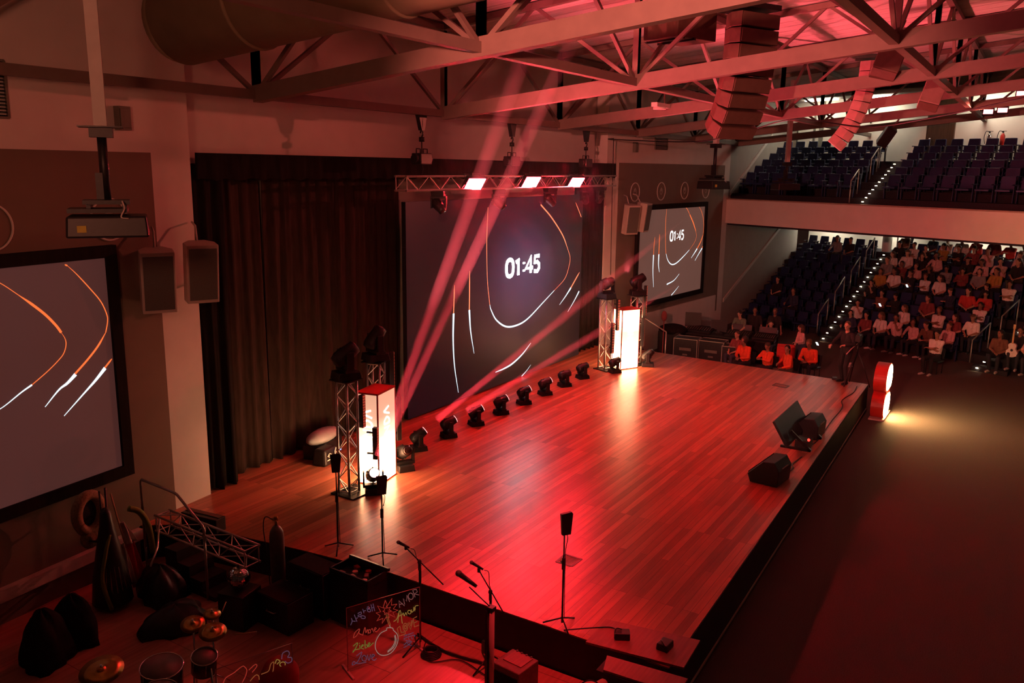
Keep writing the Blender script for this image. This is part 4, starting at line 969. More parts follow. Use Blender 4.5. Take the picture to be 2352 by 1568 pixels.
# ------------------------------------------------------------------ auditorium seats (tip-up shells), rails, step lights
def seat_meshes(full):
    b = MB(); b.box((-.20, 0, .66), (.07, .50, .46), 0, Matrix.Rotation(-.16, 3, 'Y'), ty=.86); b.box((-.22, 0, .86), (.05, .36, .06), 0, Matrix.Rotation(-.16, 3, 'Y'), ty=.8)
    back = b
    p = MB(); p.box((.02, 0, .43), (.42, .47, .07), 0, Matrix.Rotation(.06, 3, 'Y')); 
    f = MB()
    for s in (-1, 1): f.box((-.04, s*.27, .30), (.10, .03, .60)); f.box((.02, s*.27, .61), (.34, .05, .035))
    if full: return back, p, f
    a = MB()
    for q in (back, p, f): a.add(q.v, q.f)
    return a
proto_full = thing('auditorium_seat', 'x', 'seat', (0, 0, 0), 0, 'blue auditorium seats')
bk, sp_, fr = seat_meshes(True)
bk.build('backrest', 'seatblue', proto_full, bevel=.03); sp_.build('seat_pan', 'seatblue', proto_full, bevel=.02)
for s_ in (-1, 1):
    f_ = MB(); f_.box((-.04, s_*.27, .30), (.10, .03, .60)); f_.box((.02, s_*.27, .61), (.34, .05, .035)); f_.build('side_frame', 'seatbase', proto_full)
seat_one = seat_meshes(False).build('auditorium_seat', 'seatblue', bevel=.02); smesh = seat_one.data
FA = math.atan2(.375, -.927)      # seats of the lower tier face the stage
FB = math.atan2(.342, -.94)
ORDN = ['first', 'second', 'third', 'fourth', 'fifth', 'sixth', 'seventh', 'eighth', 'ninth', 'tenth', 'eleventh', 'twelfth', 'thirteenth', 'fourteenth', 'fifteenth', 'sixteenth', 'seventeenth', 'eighteenth']
NUM = ['one', 'two', 'three', 'four', 'five', 'six', 'seven', 'eight', 'nine', 'ten', 'eleven', 'twelve', 'thirteen', 'fourteen', 'fifteen', 'sixteen', 'seventeen', 'eighteen']
taken = {}
PITCH = .66
def rowseats(kind, k):
    out = []
    if kind == 'low':
        base = A1(k)+(A1(1)-A1(0))*1.02; R = R22; z = zrow(k) if k else ZF; fa = FA
        Lw = wallhit(base, R)-.45; m = A2m(k)-.75
    else:
        base = AB(k)+nb*.22; R = R20; z = zbal(k); fa = FB; Lw = wallhit(base, R)-.45; m = 9.4
    s = .75; n = 1
    while s < Lw: out.append(('left', n, base+R*s+V((0, 0, z)), fa)); s += PITCH; n += 1
    s = 1.05; n = 1
    while s < m: out.append(('right', n, base-R*s+V((0, 0, z)), fa)); s += PITCH; n += 1
    return out
def seat_at(P, rz, label, full):
    if full: return dup(proto_full, P, rz, label)
    o = bpy.data.objects.new('auditorium_seat', smesh); COL.objects.link(o); o.location = P; o.rotation_euler = (0, 0, rz)
    b = o.modifiers.new('edge', 'BEVEL'); b.width = .02; b.segments = 2; b.limit_method = 'ANGLE'
    return tag(o, label, 'seat', 'blue auditorium seats')
for k in range(NK):
    for side, n, P, fa in rowseats('low', k):
        taken[(k, side, n)] = (P, fa)
rest = MB()
def seat_rest(P, rz):
    R = Matrix.Rotation(rz, 3, 'Z'); q = seat_meshes(False); rest.add([R @ V(v)+P for v in q.v], q.f)
cnt = 0
for k in range(NB, 0, -1):
    for side, n, P, fa in rowseats('bal', k):
        lab = 'dark blue balcony seat, %s row from the top, seat %s %s of stair' % (ORDN[NB-k], NUM[n-1], side)
        if True: seat_at(P, fa, lab, k >= NB-1); cnt += 1
        else: seat_rest(P, fa)
random.seed(3)

POSE = ['sit_lap', 'sit_fwd', 'sit_cross', 'sit_chin', 'sit_phone', 'sit_long', 'sit_turn', 'sit_cap', 'sit_lap', 'sit_long']
PAL = ['white', 'pink', 'white', 'pink', 'red', 'maroon', 'mustard', 'black', 'black', 'navy', 'grey', 'brown', 'black', 'white', 'pink', 'maroon']
CN = dict(white='white', pink='pale pink', red='red', maroon='dark red', mustard='mustard', black='black', navy='navy', grey='grey', brown='brown', blue='light blue', orange='orange', green='green')
PN = dict(sit_lap='hands in lap', sit_fwd='leaning forward', sit_cross='arms crossed', sit_chin='chin on hand', sit_phone='looking down', sit_long='long hair, hands in lap', sit_turn='long hair, turned sideways', sit_cap='wearing a cap')
R1 = random.Random(21)
for k in range(NK):
    for side, n, P, fa in rowseats('low', k):
        pos = 'lower row %s, seat %s %s of stair' % (NUM[k], NUM[n-1], side)
        occ = False
        if side == 'right':
            pr = .80 if k not in (3,) else .5
            if k == 3 and n in (3, 4, 5): pr = .1
            if k == 0: pr = .9 if 2 <= n <= 7 else .25
            occ = R1.random() < pr
        if side == 'left': occ = (k, n) in ((7, 2), (7, 3), (2, 5), (1, 3))
        if occ:
            key = R1.choice(POSE); sh = R1.choice(PAL if side == 'right' else ['black', 'navy', 'grey'])
            person(key, P+V((.10*math.cos(fa), .10*math.sin(fa), -.03)), fa+R1.uniform(-.25, .25), sh, 'person in %s top, %s, %s' % (CN[sh], PN[key].split(',')[0], pos), 'audience in the lower tier', R1.uniform(.98, 1.12), eyes=False)
        if k <= NK-1 and (side == 'left' or cnt < 299):
            seat_at(P, fa, 'dark blue auditorium seat, '+pos, k == NK-1); cnt += 1
        else: seat_rest(P, fa)
bpy.data.objects.remove(seat_one)
for c in kids(proto_full): bpy.data.objects.remove(c)
bpy.data.objects.remove(proto_full)
tag(rest.build('auditorium_seats_in_the_dark', 'seatblue'), 'remaining dark seats low on the balcony behind its front wall', 'seat', 'blue auditorium seats', 'stuff')
# stair steps in the aisles with a lamp on every riser
MT['steplamp'] = glow('warm_step_lamp', (1., .80, .48), 30.)
MT['steplamp'].cycles.emission_sampling = 'FRONT'
b = MB()
for j in range(18):
    P = A1(j*.5+.05); z = ZF+.17*(j+1)
    if j % 2 == 0:
        Q = P+(A1(1)-A1(0))*.5; vs_ = [P+R22*.05, P-R22*1.0, Q-R22*1.0, Q+R22*.05]
        b.add([V((p.x, p.y, z-.22)) for p in vs_]+[V((p.x, p.y, z)) for p in vs_], [(3, 2, 1, 0), (4, 5, 6, 7), (0, 1, 5, 4), (1, 2, 6, 5), (2, 3, 7, 6), (3, 0, 4, 7)])
def aisle2(k): return A1(k)-R22*A2m(k)
for j in range(14):
    P = aisle2(j*.5+.05); z = ZF+.17*(j+1)
    if j % 2 == 0:
        Q = P+(A1(1)-A1(0))*.5; vs_ = [P+R22*.1, P-R22*1.1, Q-R22*1.1, Q+R22*.1]
        b.add([V((p.x, p.y, z-.22)) for p in vs_]+[V((p.x, p.y, z)) for p in vs_], [(3, 2, 1, 0), (4, 5, 6, 7), (0, 1, 5, 4), (1, 2, 6, 5), (2, 3, 7, 6), (3, 0, 4, 7)])
struct(b.build('floor_aisle_steps', 'tier'))
lampb = MB(); lampb.box((-.012, 0, 0), (.022, .075, .022)); lmesh = None
def steplamp(P, rz, lab, grp):
    global lmesh
    if lmesh is None:
        o = lampb.build('step_lamp', 'steplamp'); lmesh = o.data
    else: o = bpy.data.objects.new('step_lamp', lmesh); COL.objects.link(o)
    o.location = P; o.rotation_euler = (0, 0, rz); tag(o, lab, 'step light', grp)
for j in range(18): steplamp(A1(j*.5+.02)-R22*.12+V((0, 0, ZF+.17*j+.12)), FA+PI, 'warm step lamp on the lower tier stair, %s step from the floor' % ORDN[j], 'step lamps on the lower stair')
for j in range(12): steplamp(aisle2(j*.5+.02)-R22*.1+V((0, 0, ZF+.17*j+.12)), FA+PI, 'warm step lamp on the stair at the right frame edge, %s step up' % ORDN[j], 'step lamps on the frame edge stair')
for j in range(11): steplamp(AB(0)+(AB(1)-AB(0))*(j*.5)+nb*.40-R20*.12+V((0, 0, 4.92+.1425*j)), FB+PI, 'warm step lamp on the balcony stair, %s step from the parapet' % ORDN[j], 'step lamps on the balcony stair')
# aisle hand rails
def handrail(label, P, Q, h, grp, zP, zQ):
    r = thing('handrail', label, 'handrail', V((P.x, P.y, zP)), 0, grp); d = Q-P
    a = V((0, 0, h*.72)); c = V((d.x*.25, d.y*.25, h+(zQ-zP)*.5)); e = V((d.x, d.y, zQ-zP+h))
    b = MB(); b.tube([V((0, 0, h*.8)), V((0, 0, h*.86)), V((d.x, d.y, zQ-zP+h*.98)), V((d.x, d.y, zQ-zP+h*.9))], .024); b.build('rail', 'railsteel', r)
    for p, zz in ((V((0, 0, 0)), h*.84), (V((d.x, d.y, zQ-zP)), zQ-zP+h*.95)): b = MB(); b.cyl(p, V((p.x, p.y, zz)), .02, n=8); b.build('post', 'railsteel', r)
for j, k in enumerate((.35, 2.5, 4.7, 6.9)):
    handrail('grey handrail on the left side of the lower stair, %s from the floor' % ORDN[j], A1(k)+R22*.32, A1(k+1.25)+R22*.32, .95, 'stair handrails', ZF+.34*k+.1, ZF+.34*(k+1.25)+.1)
for j, k in enumerate((.3, 2.4)):
    handrail('grey handrail on the stair at the right frame edge, %s from the floor' % ORDN[j], aisle2(k)+R22*.30, aisle2(k+1.25)+R22*.30, .95, 'stair handrails', ZF+.34*k+.1, ZF+.34*(k+1.25)+.1)
for j, k in enumerate((.4, 3.4, 4.8)):
    handrail('grey handrail beside the balcony stair, %s from the parapet' % ORDN[j], AB(k)+R20*.30, AB(k+1.1)+R20*.30, .95, 'stair handrails', zbal(k), zbal(k+1.1))
# lobby: doors, extinguishers, exit sign, lamps
def on_up(s, z, off=0.): return LBU-R20*s-nb*(.02+off)+V((0, 0, z))
ZU = zbal(NB)
RB = math.atan2(-R20.y, -R20.x)
def door(n, s, z0, w, h, m, knob=True):
    r = struct(bpy.data.objects.new('door_%d' % n, None)); COL.objects.link(r); r.location = on_up(s, z0); r.rotation_euler = (0, 0, RB)
    b = MB(); b.box((0, -.03, h/2), (w, .06, h)); b.build('door_leaf', m, r)
    b = MB(); b.box((-w/2-.04, -.035, h/2), (.08, .07, h)); b.box((w/2+.04, -.035, h/2), (.08, .07, h)); b.box((0, -.035, h+.04), (w+.16, .07, .08)); b.build('door_frame', 'doorwood' if m == 'doorwood' else 'greybox', r)
    if knob: b = MB(); b.ell((-w*.38 if n == 1 else w*.38, -.10, .95), .05); b.build('door_knob', 'chrome', r)
door(1, 1.05, ZU, 1.0, 2.75, 'doorwood'); door(2, 6.4, ZU, 2.1, 2.75, 'doorwood'); door(3, -5.3, ZU, .8, 2.2, 'lobby')
b = MB(); b.box((0, -.04, 1.6), (.18, .08, 3.2)); o = struct(b.build('trim_5', 'greybox', None, on_up(-4.5, ZU), (0, 0, RB)))
def extinguisher(s, m, lab):
    r = thing('fire_extinguisher', lab, 'fire extinguisher', on_up(s, ZU+.62, .12), RB, 'fire extinguishers on the lobby wall')
    b = MB(); b.lathe([(.06, 0), (.085, .02), (.085, .40), (.05, .47), (.03, .5)], 16); b.build('cylinder', m, r)
    b = MB(); b.box((.0, 0, .54), (.05, .05, .06)); b.box((.04, 0, .58), (.16, .03, .02)); b.build('valve', 'blackm', r)
    b = MB(); b.tube(catmull([(0, 0, .55), (-.14, 0, .58), (-.2, 0, .35), (-.15, 0, .1)]), .014); b.build('hose', 'black', r)
extinguisher(3.05, 'chrome', 'silver fire extinguisher on the white lobby wall behind the balcony seats'); extinguisher(3.55, 'ext_red', 'red fire extinguisher on the white lobby wall behind the balcony seats')
MT['exitgreen'] = glow('exit_sign_green', (.06, .75, .10), .8)
r = thing('exit_sign', 'small green exit sign high on the lobby wall at the frame edge', 'sign', on_up(7.3, ZU+2.95, .03), RB)
b = MB(); b.box((0, -.03, 0), (.5, .06, .26)); b.build('sign_box', 'exitgreen', r); b = MB(); b.box((0, -.03, -.16), (.62, .08, .02)); b.build('sign_shelf', 'greybox', r)
EX = {'E': [[(1, 1), (0, 1), (0, 0), (1, 0)], [(0, .5), (.8, .5)]], 'X': [[(0, 0), (1, 1)], [(0, 1), (1, 0)]], 'I': [[(.5, 0), (.5, 1)]], 'T': [[(0, 1), (1, 1)], [(.5, 1), (.5, 0)]]}
b = MB(); T = frame_T((-.2, -.064, -.07), (1, 0, 0), (0, 0, 1), (0, -1, 0))
for i, ch in enumerate('EXIT'):
    for st in EX[ch]: b.ribbon([(i*.105+p[0]*.07, p[1]*.14) for p in st], .018, T)
b.build('lettering', 'lobby', r)
MT['lobbylamp'] = glow('lobby_lamp_face', (1., .88, .70), 26.); MT['lobbylamp'].cycles.emission_sampling = 'FRONT'
for i, s in enumerate((-4.2, -1.6, 3.0, 6.6)):
    P = on_up(s, ZU+2.74, .7); b = MB(); b.box((0, 0, 0), (1.5, .35, .05)); o = b.build('ceiling_lamp', 'lobbylamp', None, P, (0, 0, RB))
    tag(o, 'long lobby ceiling lamp behind the balcony, %s from the far wall' % ORDN[i], 'lamp', 'lobby ceiling lamps')
for i, s in enumerate((-3.6, .1, 4.2, 7.5, 11.)):
    P = LBL-R22*s-nb*.75+V((0, 0, 3.66)); b = MB(); b.box((0, 0, 0), (1.5, .35, .04)); o = b.build('ceiling_lamp', 'lobbylamp', None, P, (0, 0, RB))
    tag(o, 'long lobby ceiling lamp under the balcony, %s from the far wall' % ORDN[i], 'lamp', 'lobby ceiling lamps')
b = MB(); b.cyl((0, 0, -.0), (0, 0, 1.45), .22, n=20); struct(b.build('wall_lobby_column', 'lobby', None, A1(NK)+V((.95, .05, zrow(NK)))))
b = MB(); b.tube([(0, 0, 0), (0, 0, 1.0), (0, .05, 1.05)], .03); tag(b.build('rail_post', 'railsteel', None, A1(NK)+V((.6, -.45, zrow(NK)))), 'dark hooked rail post at the head of the lower stair', 'post')
P = A1(NK)+V((1.2, -.95, zrow(NK))); person('stand', P, FA, 'black', 'person standing at the head of the lower stair, only dark trousers visible', None, 1.05, tr=TROUS[0], shoe=M('shoe'))
# ------------------------------------------------------------------ front of house: desk, operators, orange hoodies
def sitter(key, x, y, rz, shirt, lab, s=1., **kw):
    r = thing('stacking_chair', 'dark chair seating the %s' % lab.split(',')[0], 'chair', (x, y, ZF), rz, 'dark chairs by the stage end')
    b = MB(); b.box((0, 0, .44), (.42, .44, .04)); b.build('seat', 'black', r); b = MB(); b.box((-.22, 0, .68), (.03, .42, .36), 0, Matrix.Rotation(-.15, 3, 'Y')); b.build('backrest', 'black', r)
    for sx in (-1, 1):
        for sy in (-1, 1): b = MB(); b.cyl((sx*.18, sy*.19, 0), (sx*.18, sy*.19, .43), .014, n=8); b.build('leg', 'blackm', r)
    return person(key, (x+.03*math.cos(rz), y+.03*math.sin(rz), ZF-.03), rz, shirt, lab, kw.pop('group', None), s, **kw)
G = 'people in orange hoodies beyond the stage end'
sitter('sit_lap', 28.6, 8.46, 2.7, 'maroon', 'person in dark red, behind the first orange hoodie by the rack cases')
sitter('sit_hood', 27.5, 7.82, 2.75, 'orange', 'person in an orange hoodie, first of the row beyond the stage, by the rack cases', 1.06, group=G)
sitter('sit_phone', 27.25, 7.02, 2.7, 'orange', 'person in an orange hoodie looking down, second of the row beyond the stage', 1., group=G)
sitter('sit_turn', 27.2, 6.32, 2.3, 'orange', 'person in an orange hoodie with long hair, third of the row beyond the stage', 1., group=G)
sitter('sit_fwd', 28.3, 5.86, 2.9, 'orange', 'person in an orange hoodie leaning forward, nearest the camera operator', 1.12, group=G)
DX = 30.15
r = thing('mixing_desk_table', 'long dark table of mixing consoles beyond the far stage end', 'table', (DX, 9.6, ZF))
b = MB(); b.box((0, 0, .82), (.9, 3.9, .05)); b.build('tabletop', 'black', r); b = MB(); b.box((-.42, 0, .40), (.03, 3.8, .78)); b.build('front_panel', 'velvet', r)
for sx in (-.38, .38):
    for sy in (-1.85, 1.85): b = MB(); b.box((sx, sy, .4), (.05, .05, .8)); b.build('leg', 'blackm', r)
def console(label, y, w, x=DX):
    r = thing('mixing_console', label, 'mixing console', (x, y, ZF+.845), 0, 'mixing consoles on the desk'); R = Matrix.Rotation(-.22, 3, 'Y')
    b = MB(); b.box((0, 0, .09), (.6, w, .08), 0, R); b.build('console_body', 'black', r, bevel=.01)
    b = MB(); b.box((.34, 0, .26), (.04, w*.8, .26), 0, Matrix.Rotation(.25, 3, 'Y')); b.build('meter_bridge', 'black', r)
    b = MB()
    for i in range(10): b.box((-.05, -w*.42+w*.84*i/9, .145), (.3, .015, .012), 0, R)
    b.build('fader_bank', 'greybox', r)
console('mixing console in front of the operator in the green shirt', 8.9, .9); console('mixing console in front of the operator in the light blue shirt', 7.95, .8); console('mixing console at the far wall end of the desk', 10.4, 1.0)
for lab, y, x, h in (('dark monitor screen on the desk near the far wall', 10.75, 30.35, .55), ('second monitor on the desk, beside the console with a lit screen', 9.75, 30.4, .36)):
    r = thing('desk_monitor', lab, 'monitor', (x, y, ZF+.845), .3, 'monitors on the desk'); b = MB(); b.box((0, 0, h*.5+.12), (.04, .6, h)); b.build('panel', 'black', r); b = MB(); b.box((0, 0, .07), (.04, .06, .14)); b.box((0, 0, .01), (.2, .26, .02)); b.build('stand', 'black', r)
MT['scrl'] = glow('laptop_screen', (.72, .86, .80), .55)
r = thing('laptop', 'small lit laptop screen at the back of the mixing desk', 'laptop', (30.75, 9.75, ZF+.845), .2); b = MB(); b.box((.05, 0, .33), (.02, .34, .13)); b.build('screen', 'scrl', r); b = MB(); b.box((0, 0, .14), (.26, .36, .28)); b.build('laptop_base', 'black', r)
person('stand_desk', (30.85, 9.02, ZF), PI-.15, 'green', 'person in a dark green shirt bending over the mixing desk', None, 1.0, skin=SKINS[2])
person('stand', (31.5, 8.75, ZF), PI+.2, 'black', 'person in black standing right behind the green shirted operator', None, 1.)
sitter('sit_chin', 30.9, 7.92, PI, 'blue', 'person in a light blue shirt, chin on hand behind the console', 1.1, skin=SKINS[2])
person('stand', (31.9, 8.1, ZF), PI, 'black', 'person in black standing behind the light blue shirt operator', None, .98)
b = MB(); b.box((0, 0, .52), (.42, .60, .74)); b.box((-.12, 0, .92), (.12, .58, .1)); b.box((0, 0, .075), (.5, .62, .15)); tag(b.build('covered_case', SHIRT['red'], None, (29.2, 6.95, ZF), (0, 0, .2), .03), 'upright case under a bright red cover beside the person in pink', 'case')
person('stand_talk', (29.6, 6.55, ZF), 2.2, 'pink', 'person in a pale pink top standing beside the red covered case', None, .92, tr=TROUS[1])
def flightcase(label, x, y, rz, w, d, h):
    r = thing('flight_case', label, 'flight case', (x, y, ZF), rz, 'flight cases beyond the stage end')
    b = MB(); b.box((0, 0, h/2+.05), (d, w, h)); b.build('case_body', 'black', r)
    b = MB(); z0, z1 = .05, h+.05
    for sx in (-1, 1):
        for sy in (-1, 1): b.box((sx*d/2, sy*w/2, (z0+z1)/2), (.025, .025, h))
    for z in (z0, z1):
        for s in (-1, 1): b.box((s*d/2, 0, z), (.025, w, .025)); b.box((0, s*w/2, z), (d, .025, .025))
    b.build('edge_trim', 'railsteel', r)
    b = MB(); b.box((-d/2-.012, 0, h*.6), (.012, w*.5, .1)); b.box((-d/2-.012, 0, h*.35), (.012, w*.2, .06)); b.build('latch', 'greybox', r)
flightcase('flight case with pale metal edges by the far stage handrail', 28.75, 10.35, .1, .85, .6, .80); flightcase('black flight case in the middle of the row under the mixing desk', 28.95, 9.45, .05, .9, .6, .78); flightcase('black flight case nearest the first orange hoodie', 28.75, 8.72, .1, .55, .6, .72)
r = thing('keyboard_case', 'dark covered equipment heap at the far wall end of the desk', 'case', (29.6, 11.25, ZF)); b = MB(); b.box((0, 0, .45), (.8, .9, .9)); b.build('body', 'black', r, bevel=.05); b = MB(); b.ell((0, 0, .92), (.5, .55, .22)); b.build('cover', 'velvet', r)
b = MB(); b.lathe([(.16, 0), (.15, .02), (.02, .04), (.018, 1.35), (.02, 1.4)], 12); b.ell((0, 0, 1.52), (.11, .11, .2)); tag(b.build('covered_lamp_stand', SHIRT['maroon'], None, (28.9, 11.35, ZF)), 'stand topped with a dark red bag in front of the far wall', 'stand')
# stage end hand rail and steps (far side)
r = thing('handrail', 'thin handrail of the steps at the far end of the stage', 'handrail', (26.6, 10.2, ZF), 0, 'stage step handrails')
b = MB(); b.tube([(.0, 1.9, 1.85), (0, 1.0, 1.82), (0, .15, 1.40)], .024); b.build('rail', 'railsteel', r)
for y, h in ((1.9, 1.85), (.15, 1.40)): b = MB(); b.cyl((0, y, 0), (0, y, h), .022, n=8); b.build('post', 'railsteel', r)
b = MB()
for i in range(3): b.box((26.7+.0, 11.5-.35*i, ZF+.31-.1*i), (.7, .35, .62-.2*i))
tag(b.build('stage_steps', 'fascia'), 'black steps at the far end of the stage by the wall', 'steps')
# group seated on the frame edge stair, with a pale guitar
G = 'people sitting low on the frame edge stair'
for key, dx, k, sh, lab in (('sit_long', -.55, .5, 'brown', 'person with long hair in a brown top sitting on the frame edge stair'), ('sit_lap', -1.0, .9, 'black', 'person in black holding a pale guitar on the frame edge stair'), ('sit_cap', -1.55, .7, 'pink', 'person in a pink top and cap behind the guitar player'),
                          ('sit_chin', -1.0, 1.9, 'maroon', 'person in dark red sitting higher on the frame edge stair'), ('sit_fwd', -2.1, .3, 'black', 'person in black leaning forward at the very frame edge')):
    P = aisle2(k)+R22*dx; person(key, (P.x, P.y, ZF+.34*k-.12), FA+.1, sh, lab, G, 1.08, tr=TROUS[0], shoe=M('shoe'))
P = aisle2(.9)-R22*1.0; d = V((math.cos(FA), math.sin(FA), 0)); P = P+d*.42+V((0, 0, ZF+.34*.9+.58))
r = thing('guitar', 'pale acoustic guitar held upright by the player on the frame edge stair', 'guitar', P, FA)
b = MB(); Tg = frame_T((0, 0, 0), (0, 1, 0), (0, 0, 1), (1, 0, 0)); bd = [tuple(q[:2]) for q in catmull([(.17, -.16), (.19, -.04), (.11, .07), (.13, .19), (.06, .26), (-.06, .26), (-.13, .19), (-.11, .07), (-.19, -.04), (-.17, -.16), (-.06, -.22), (.06, -.22), (.17, -.16)], 4)][:-1]
b.prism(bd, Tg, .09); b.build('guitar_body', SHIRT['white'], r); b = MB(); b.cyl((.091, 0, .02), (.096, 0, .02), .045, n=16); b.build('sound_hole', 'black', r); b = MB(); b.box((.085, 0, .52), (.03, .05, .55)); b.box((.085, 0, .84), (.03, .08, .14)); b.build('neck', 'wood2', r)
P0 = A1(0)-R22*4.35-V((1.0, -.3, 0)); sitter('sit_cross', 31.95, 2.55, FA, 'white', 'person in a pale shirt, arms crossed, alone before the front row', 1.12, skin=SKINS[1])
for i, (x, y, z) in enumerate(((31.2, 5.2, 0), (31.1, 3.9, 0))):
    r = tag(bpy.data.objects.new('sneaker', None), 'pale sneaker on the floor before the front row, %s' % ('nearer the lower stair' if i == 0 else 'nearer the lone front person'), 'shoe', 'pale shoes'); COL.objects.link(r); r.location = (x, y, ZF); r.rotation_euler = (0, 0, 2.6)
    b = MB(); b.ell((0, 0, .05), (.15, .055, .06)); b.ell((-.07, 0, .08), (.07, .05, .07)); b.build('upper', 'shoe', r); b = MB(); b.box((0, 0, .012), (.28, .1, .024)); b.build('sole', 'logo', r)
for i, (x, y, z) in enumerate(((29.75, 6.05, .18), (34.9, 4.9, .98), (38.2, 4.4, 1.4))):
    b = MB(); b.box((0, 0, 0), (.012, .075, .15)); tag(b.build('phone', 'phone', None, (x, y, z), (0, .7, FA)), 'glowing phone screen held %s' % ['behind the camera operator', 'in the third row of the lower tier', 'in the middle of the lower tier'][i], 'phone', 'lit phones')
# ------------------------------------------------------------------ camera operator, tripod
person('stand_cam', (25.22, 4.30, 0), 2.6, 'black', 'person in black operating the camera at the far stage corner', None, 1.03, skin=SKINS[2], tr=TROUS[3], shoe=M('black'))
r = thing('camera_tripod', 'video camera on a black tripod beside the operator at the stage corner', 'tripod', (25.05, 3.98, 0))
for i in range(3):
    a = 2*PI*i/3+.5; b = MB(); b.tube([(0, 0, 1.02), (.2*math.cos(a), .2*math.sin(a), .62), (.42*math.cos(a), .42*math.sin(a), .02)], [.022, .02, .016]); b.build('leg', 'black', r)
b = MB(); b.cyl((0, 0, .95), (0, 0, 1.25), .03); b.ell((0, 0, 1.28), (.06, .06, .05)); b.build('fluid_head', 'black', r)
b = MB(); b.tube([(0, 0, 1.26), (-.22, .14, 1.10), (-.40, .22, .98)], .012); b.build('pan_bar', SHIRT['pink'], r)
b = MB(); b.box((0, 0, 1.40), (.34, .13, .17)); b.cyl((.17, 0, 1.40), (.33, 0, 1.40), .055); b.box((-.12, .0, 1.52), (.14, .06, .06)); b.build('video_camera', 'black', r)
b = MB(); b.box((0, 0, .03), (.22, .14, .06)); tag(b.build('battery_box', 'black', None, (25.55, 4.62, 0), (0, 0, .3), .008), 'small black box on the stage edge left of the operator', 'box')
b = MB(); b.tube(catmull([(25.0, 3.9, .012), (24.2, 3.85, .012), (23.2, 3.95, .012), (22.4, 3.8, .012), (21.0, 3.78, .012), (19.4, 3.72, .012), (18.8, 3.75, .012)]), .012, 6); tag(b.build('camera_cable', 'black'), 'dark cable running along the stage edge from the camera', 'cable')
# ------------------------------------------------------------------ lit figure-eight sign on the hall floor
SGN = [(.18, .06), (.42, .02), (.78, .02), (1.02, .12), (1.14, .34), (1.08, .58), (.92, .72), (1.08, .86), (1.16, 1.08), (1.08, 1.34), (.88, 1.50), (.62, 1.53), (.34, 1.47), (.14, 1.28), (.10, 1.04), (.20, .84), (.34, .74), (.14, .60), (.04, .38), (.08, .18)]
MT['signface'] = glow('warm_sign_face', (1., .60, .22), 100.); MT['signface'].cycles.emission_sampling = 'FRONT'
r = thing('light_up_sign', 'red sided light-up sign with a glowing face standing on the hall floor before the stage', 'sign', (24.62, 3.08, ZF))
sg = [tuple(q[:2]) for q in catmull(SGN+[SGN[0]], 4)][:-1]
T = frame_T((0, .36, 0), (1, 0, 0), (0, 0, 1), (0, -1, 0)); b = MB(); b.prism(sg, T, .34, 0); b.build('sign_body', 'redside', r)
cx, cz = .6, .78
for nm, lo, hi in (('upper_lit_lobe', .76, 2), ('lower_lit_lobe', -1, .72)):
    q = [p for p in sg if lo <= p[1] <= hi]; mx = sum(p[0] for p in q)/len(q); mz = sum(p[1] for p in q)/len(q)
    q = [((p[0]-mx)*.90+mx, (p[1]-mz)*.90+mz) for p in q]; b = MB(); b.prism(q, frame_T((0, .018, 0), (1, 0, 0), (0, 0, 1), (0, -1, 0)), .012, 0); b.build(nm, 'signface', r)
b = MB(); b.box((.6, .18, .02), (1.22, .40, .045)); b.box((.6, -.01, .025), (1.2, .03, .05)); b.build('base_plinth', SHIRT['pink'], r)
# ------------------------------------------------------------------ stage monitors and prompter
def wedge(label, x, y, rz, s=1.):
    r = thing('stage_monitor', label, 'loudspeaker', (x, y, 0), rz, 'stage monitors at the stage front edge')
    prof = [(-.28*s, 0), (.24*s, 0), (.30*s, .16*s), (.02*s, .44*s), (-.20*s, .46*s), (-.30*s, .30*s)]
    T = frame_T((0, -.32*s, 0), (1, 0, 0), (0, 0, 1), (0, -1, 0)); T = frame_T((0, .33*s, 0), (1, 0, 0), (0, 0, 1), (0, -1, 0))
    b = MB(); b.prism(prof, T, .66*s); b.build('cabinet', 'black', r, bevel=.015)
    b = MB(); R = Matrix.Rotation(rad(45), 3, 'Y'); b.box((.165*s, 0, .305*s), (.36*s, .6*s, .02), 0, R); b.build('grille', 'velvet', r)
    b = MB(); b.box((-.27*s, 0, .22*s), (.02, .30*s, .22*s), 0, Matrix.Rotation(-.25, 3, 'Y')); b.build('rear_panel', 'greybox', r)
    return r
wedge('black stage monitor wedge at the stage front edge, nearest the camera', 16.15, 3.98, PI/2-.1, 1.05)
wedge('black stage monitor wedge behind the prompter screen, farther along the stage edge', 19.6, 4.02, PI/2-.05, 1.05)
r = thing('prompter_screen', 'flat prompter screen propped up between the two stage monitors', 'monitor', (18.9, 4.12, 0), 0)
R = Matrix.Rotation(rad(-32), 3, 'X')
b = MB(); b.box((0, .12, .42), (2.05, .05, .62), 0, R); b.build('panel', 'black', r, bevel=.008); b = MB(); b.box((0, .148, .437), (1.98, .006, .56), 0, R); b.build('screen', 'lens_off', r)
for s in (-.55, .5): b = MB(); b.bar((s, .0, .4), (s, -.45, .02), .06); b.bar((s, .2, .02), (s, -.45, .02), .06); b.build('stand_leg', 'blackm', r)
b = MB(); b.box((-.35, -.25, .12), (.4, .3, .2)); b.build('power_box', 'black', r); b = MB(); b.ell((-.5, -.38, .25), .03); b.build('red_status_lamp', glow('red_status_lamp', (1, .03, .02), 4.), r)
b = MB(); b.tube(catmull([(16.6, 3.75, .012), (17.0, 3.72, .03), (17.3, 3.8, .012), (17.9, 3.75, .012)]), .014, 6); tag(b.build('monitor_cable', 'black'), 'short cable trailing from the nearest stage monitor', 'cable')
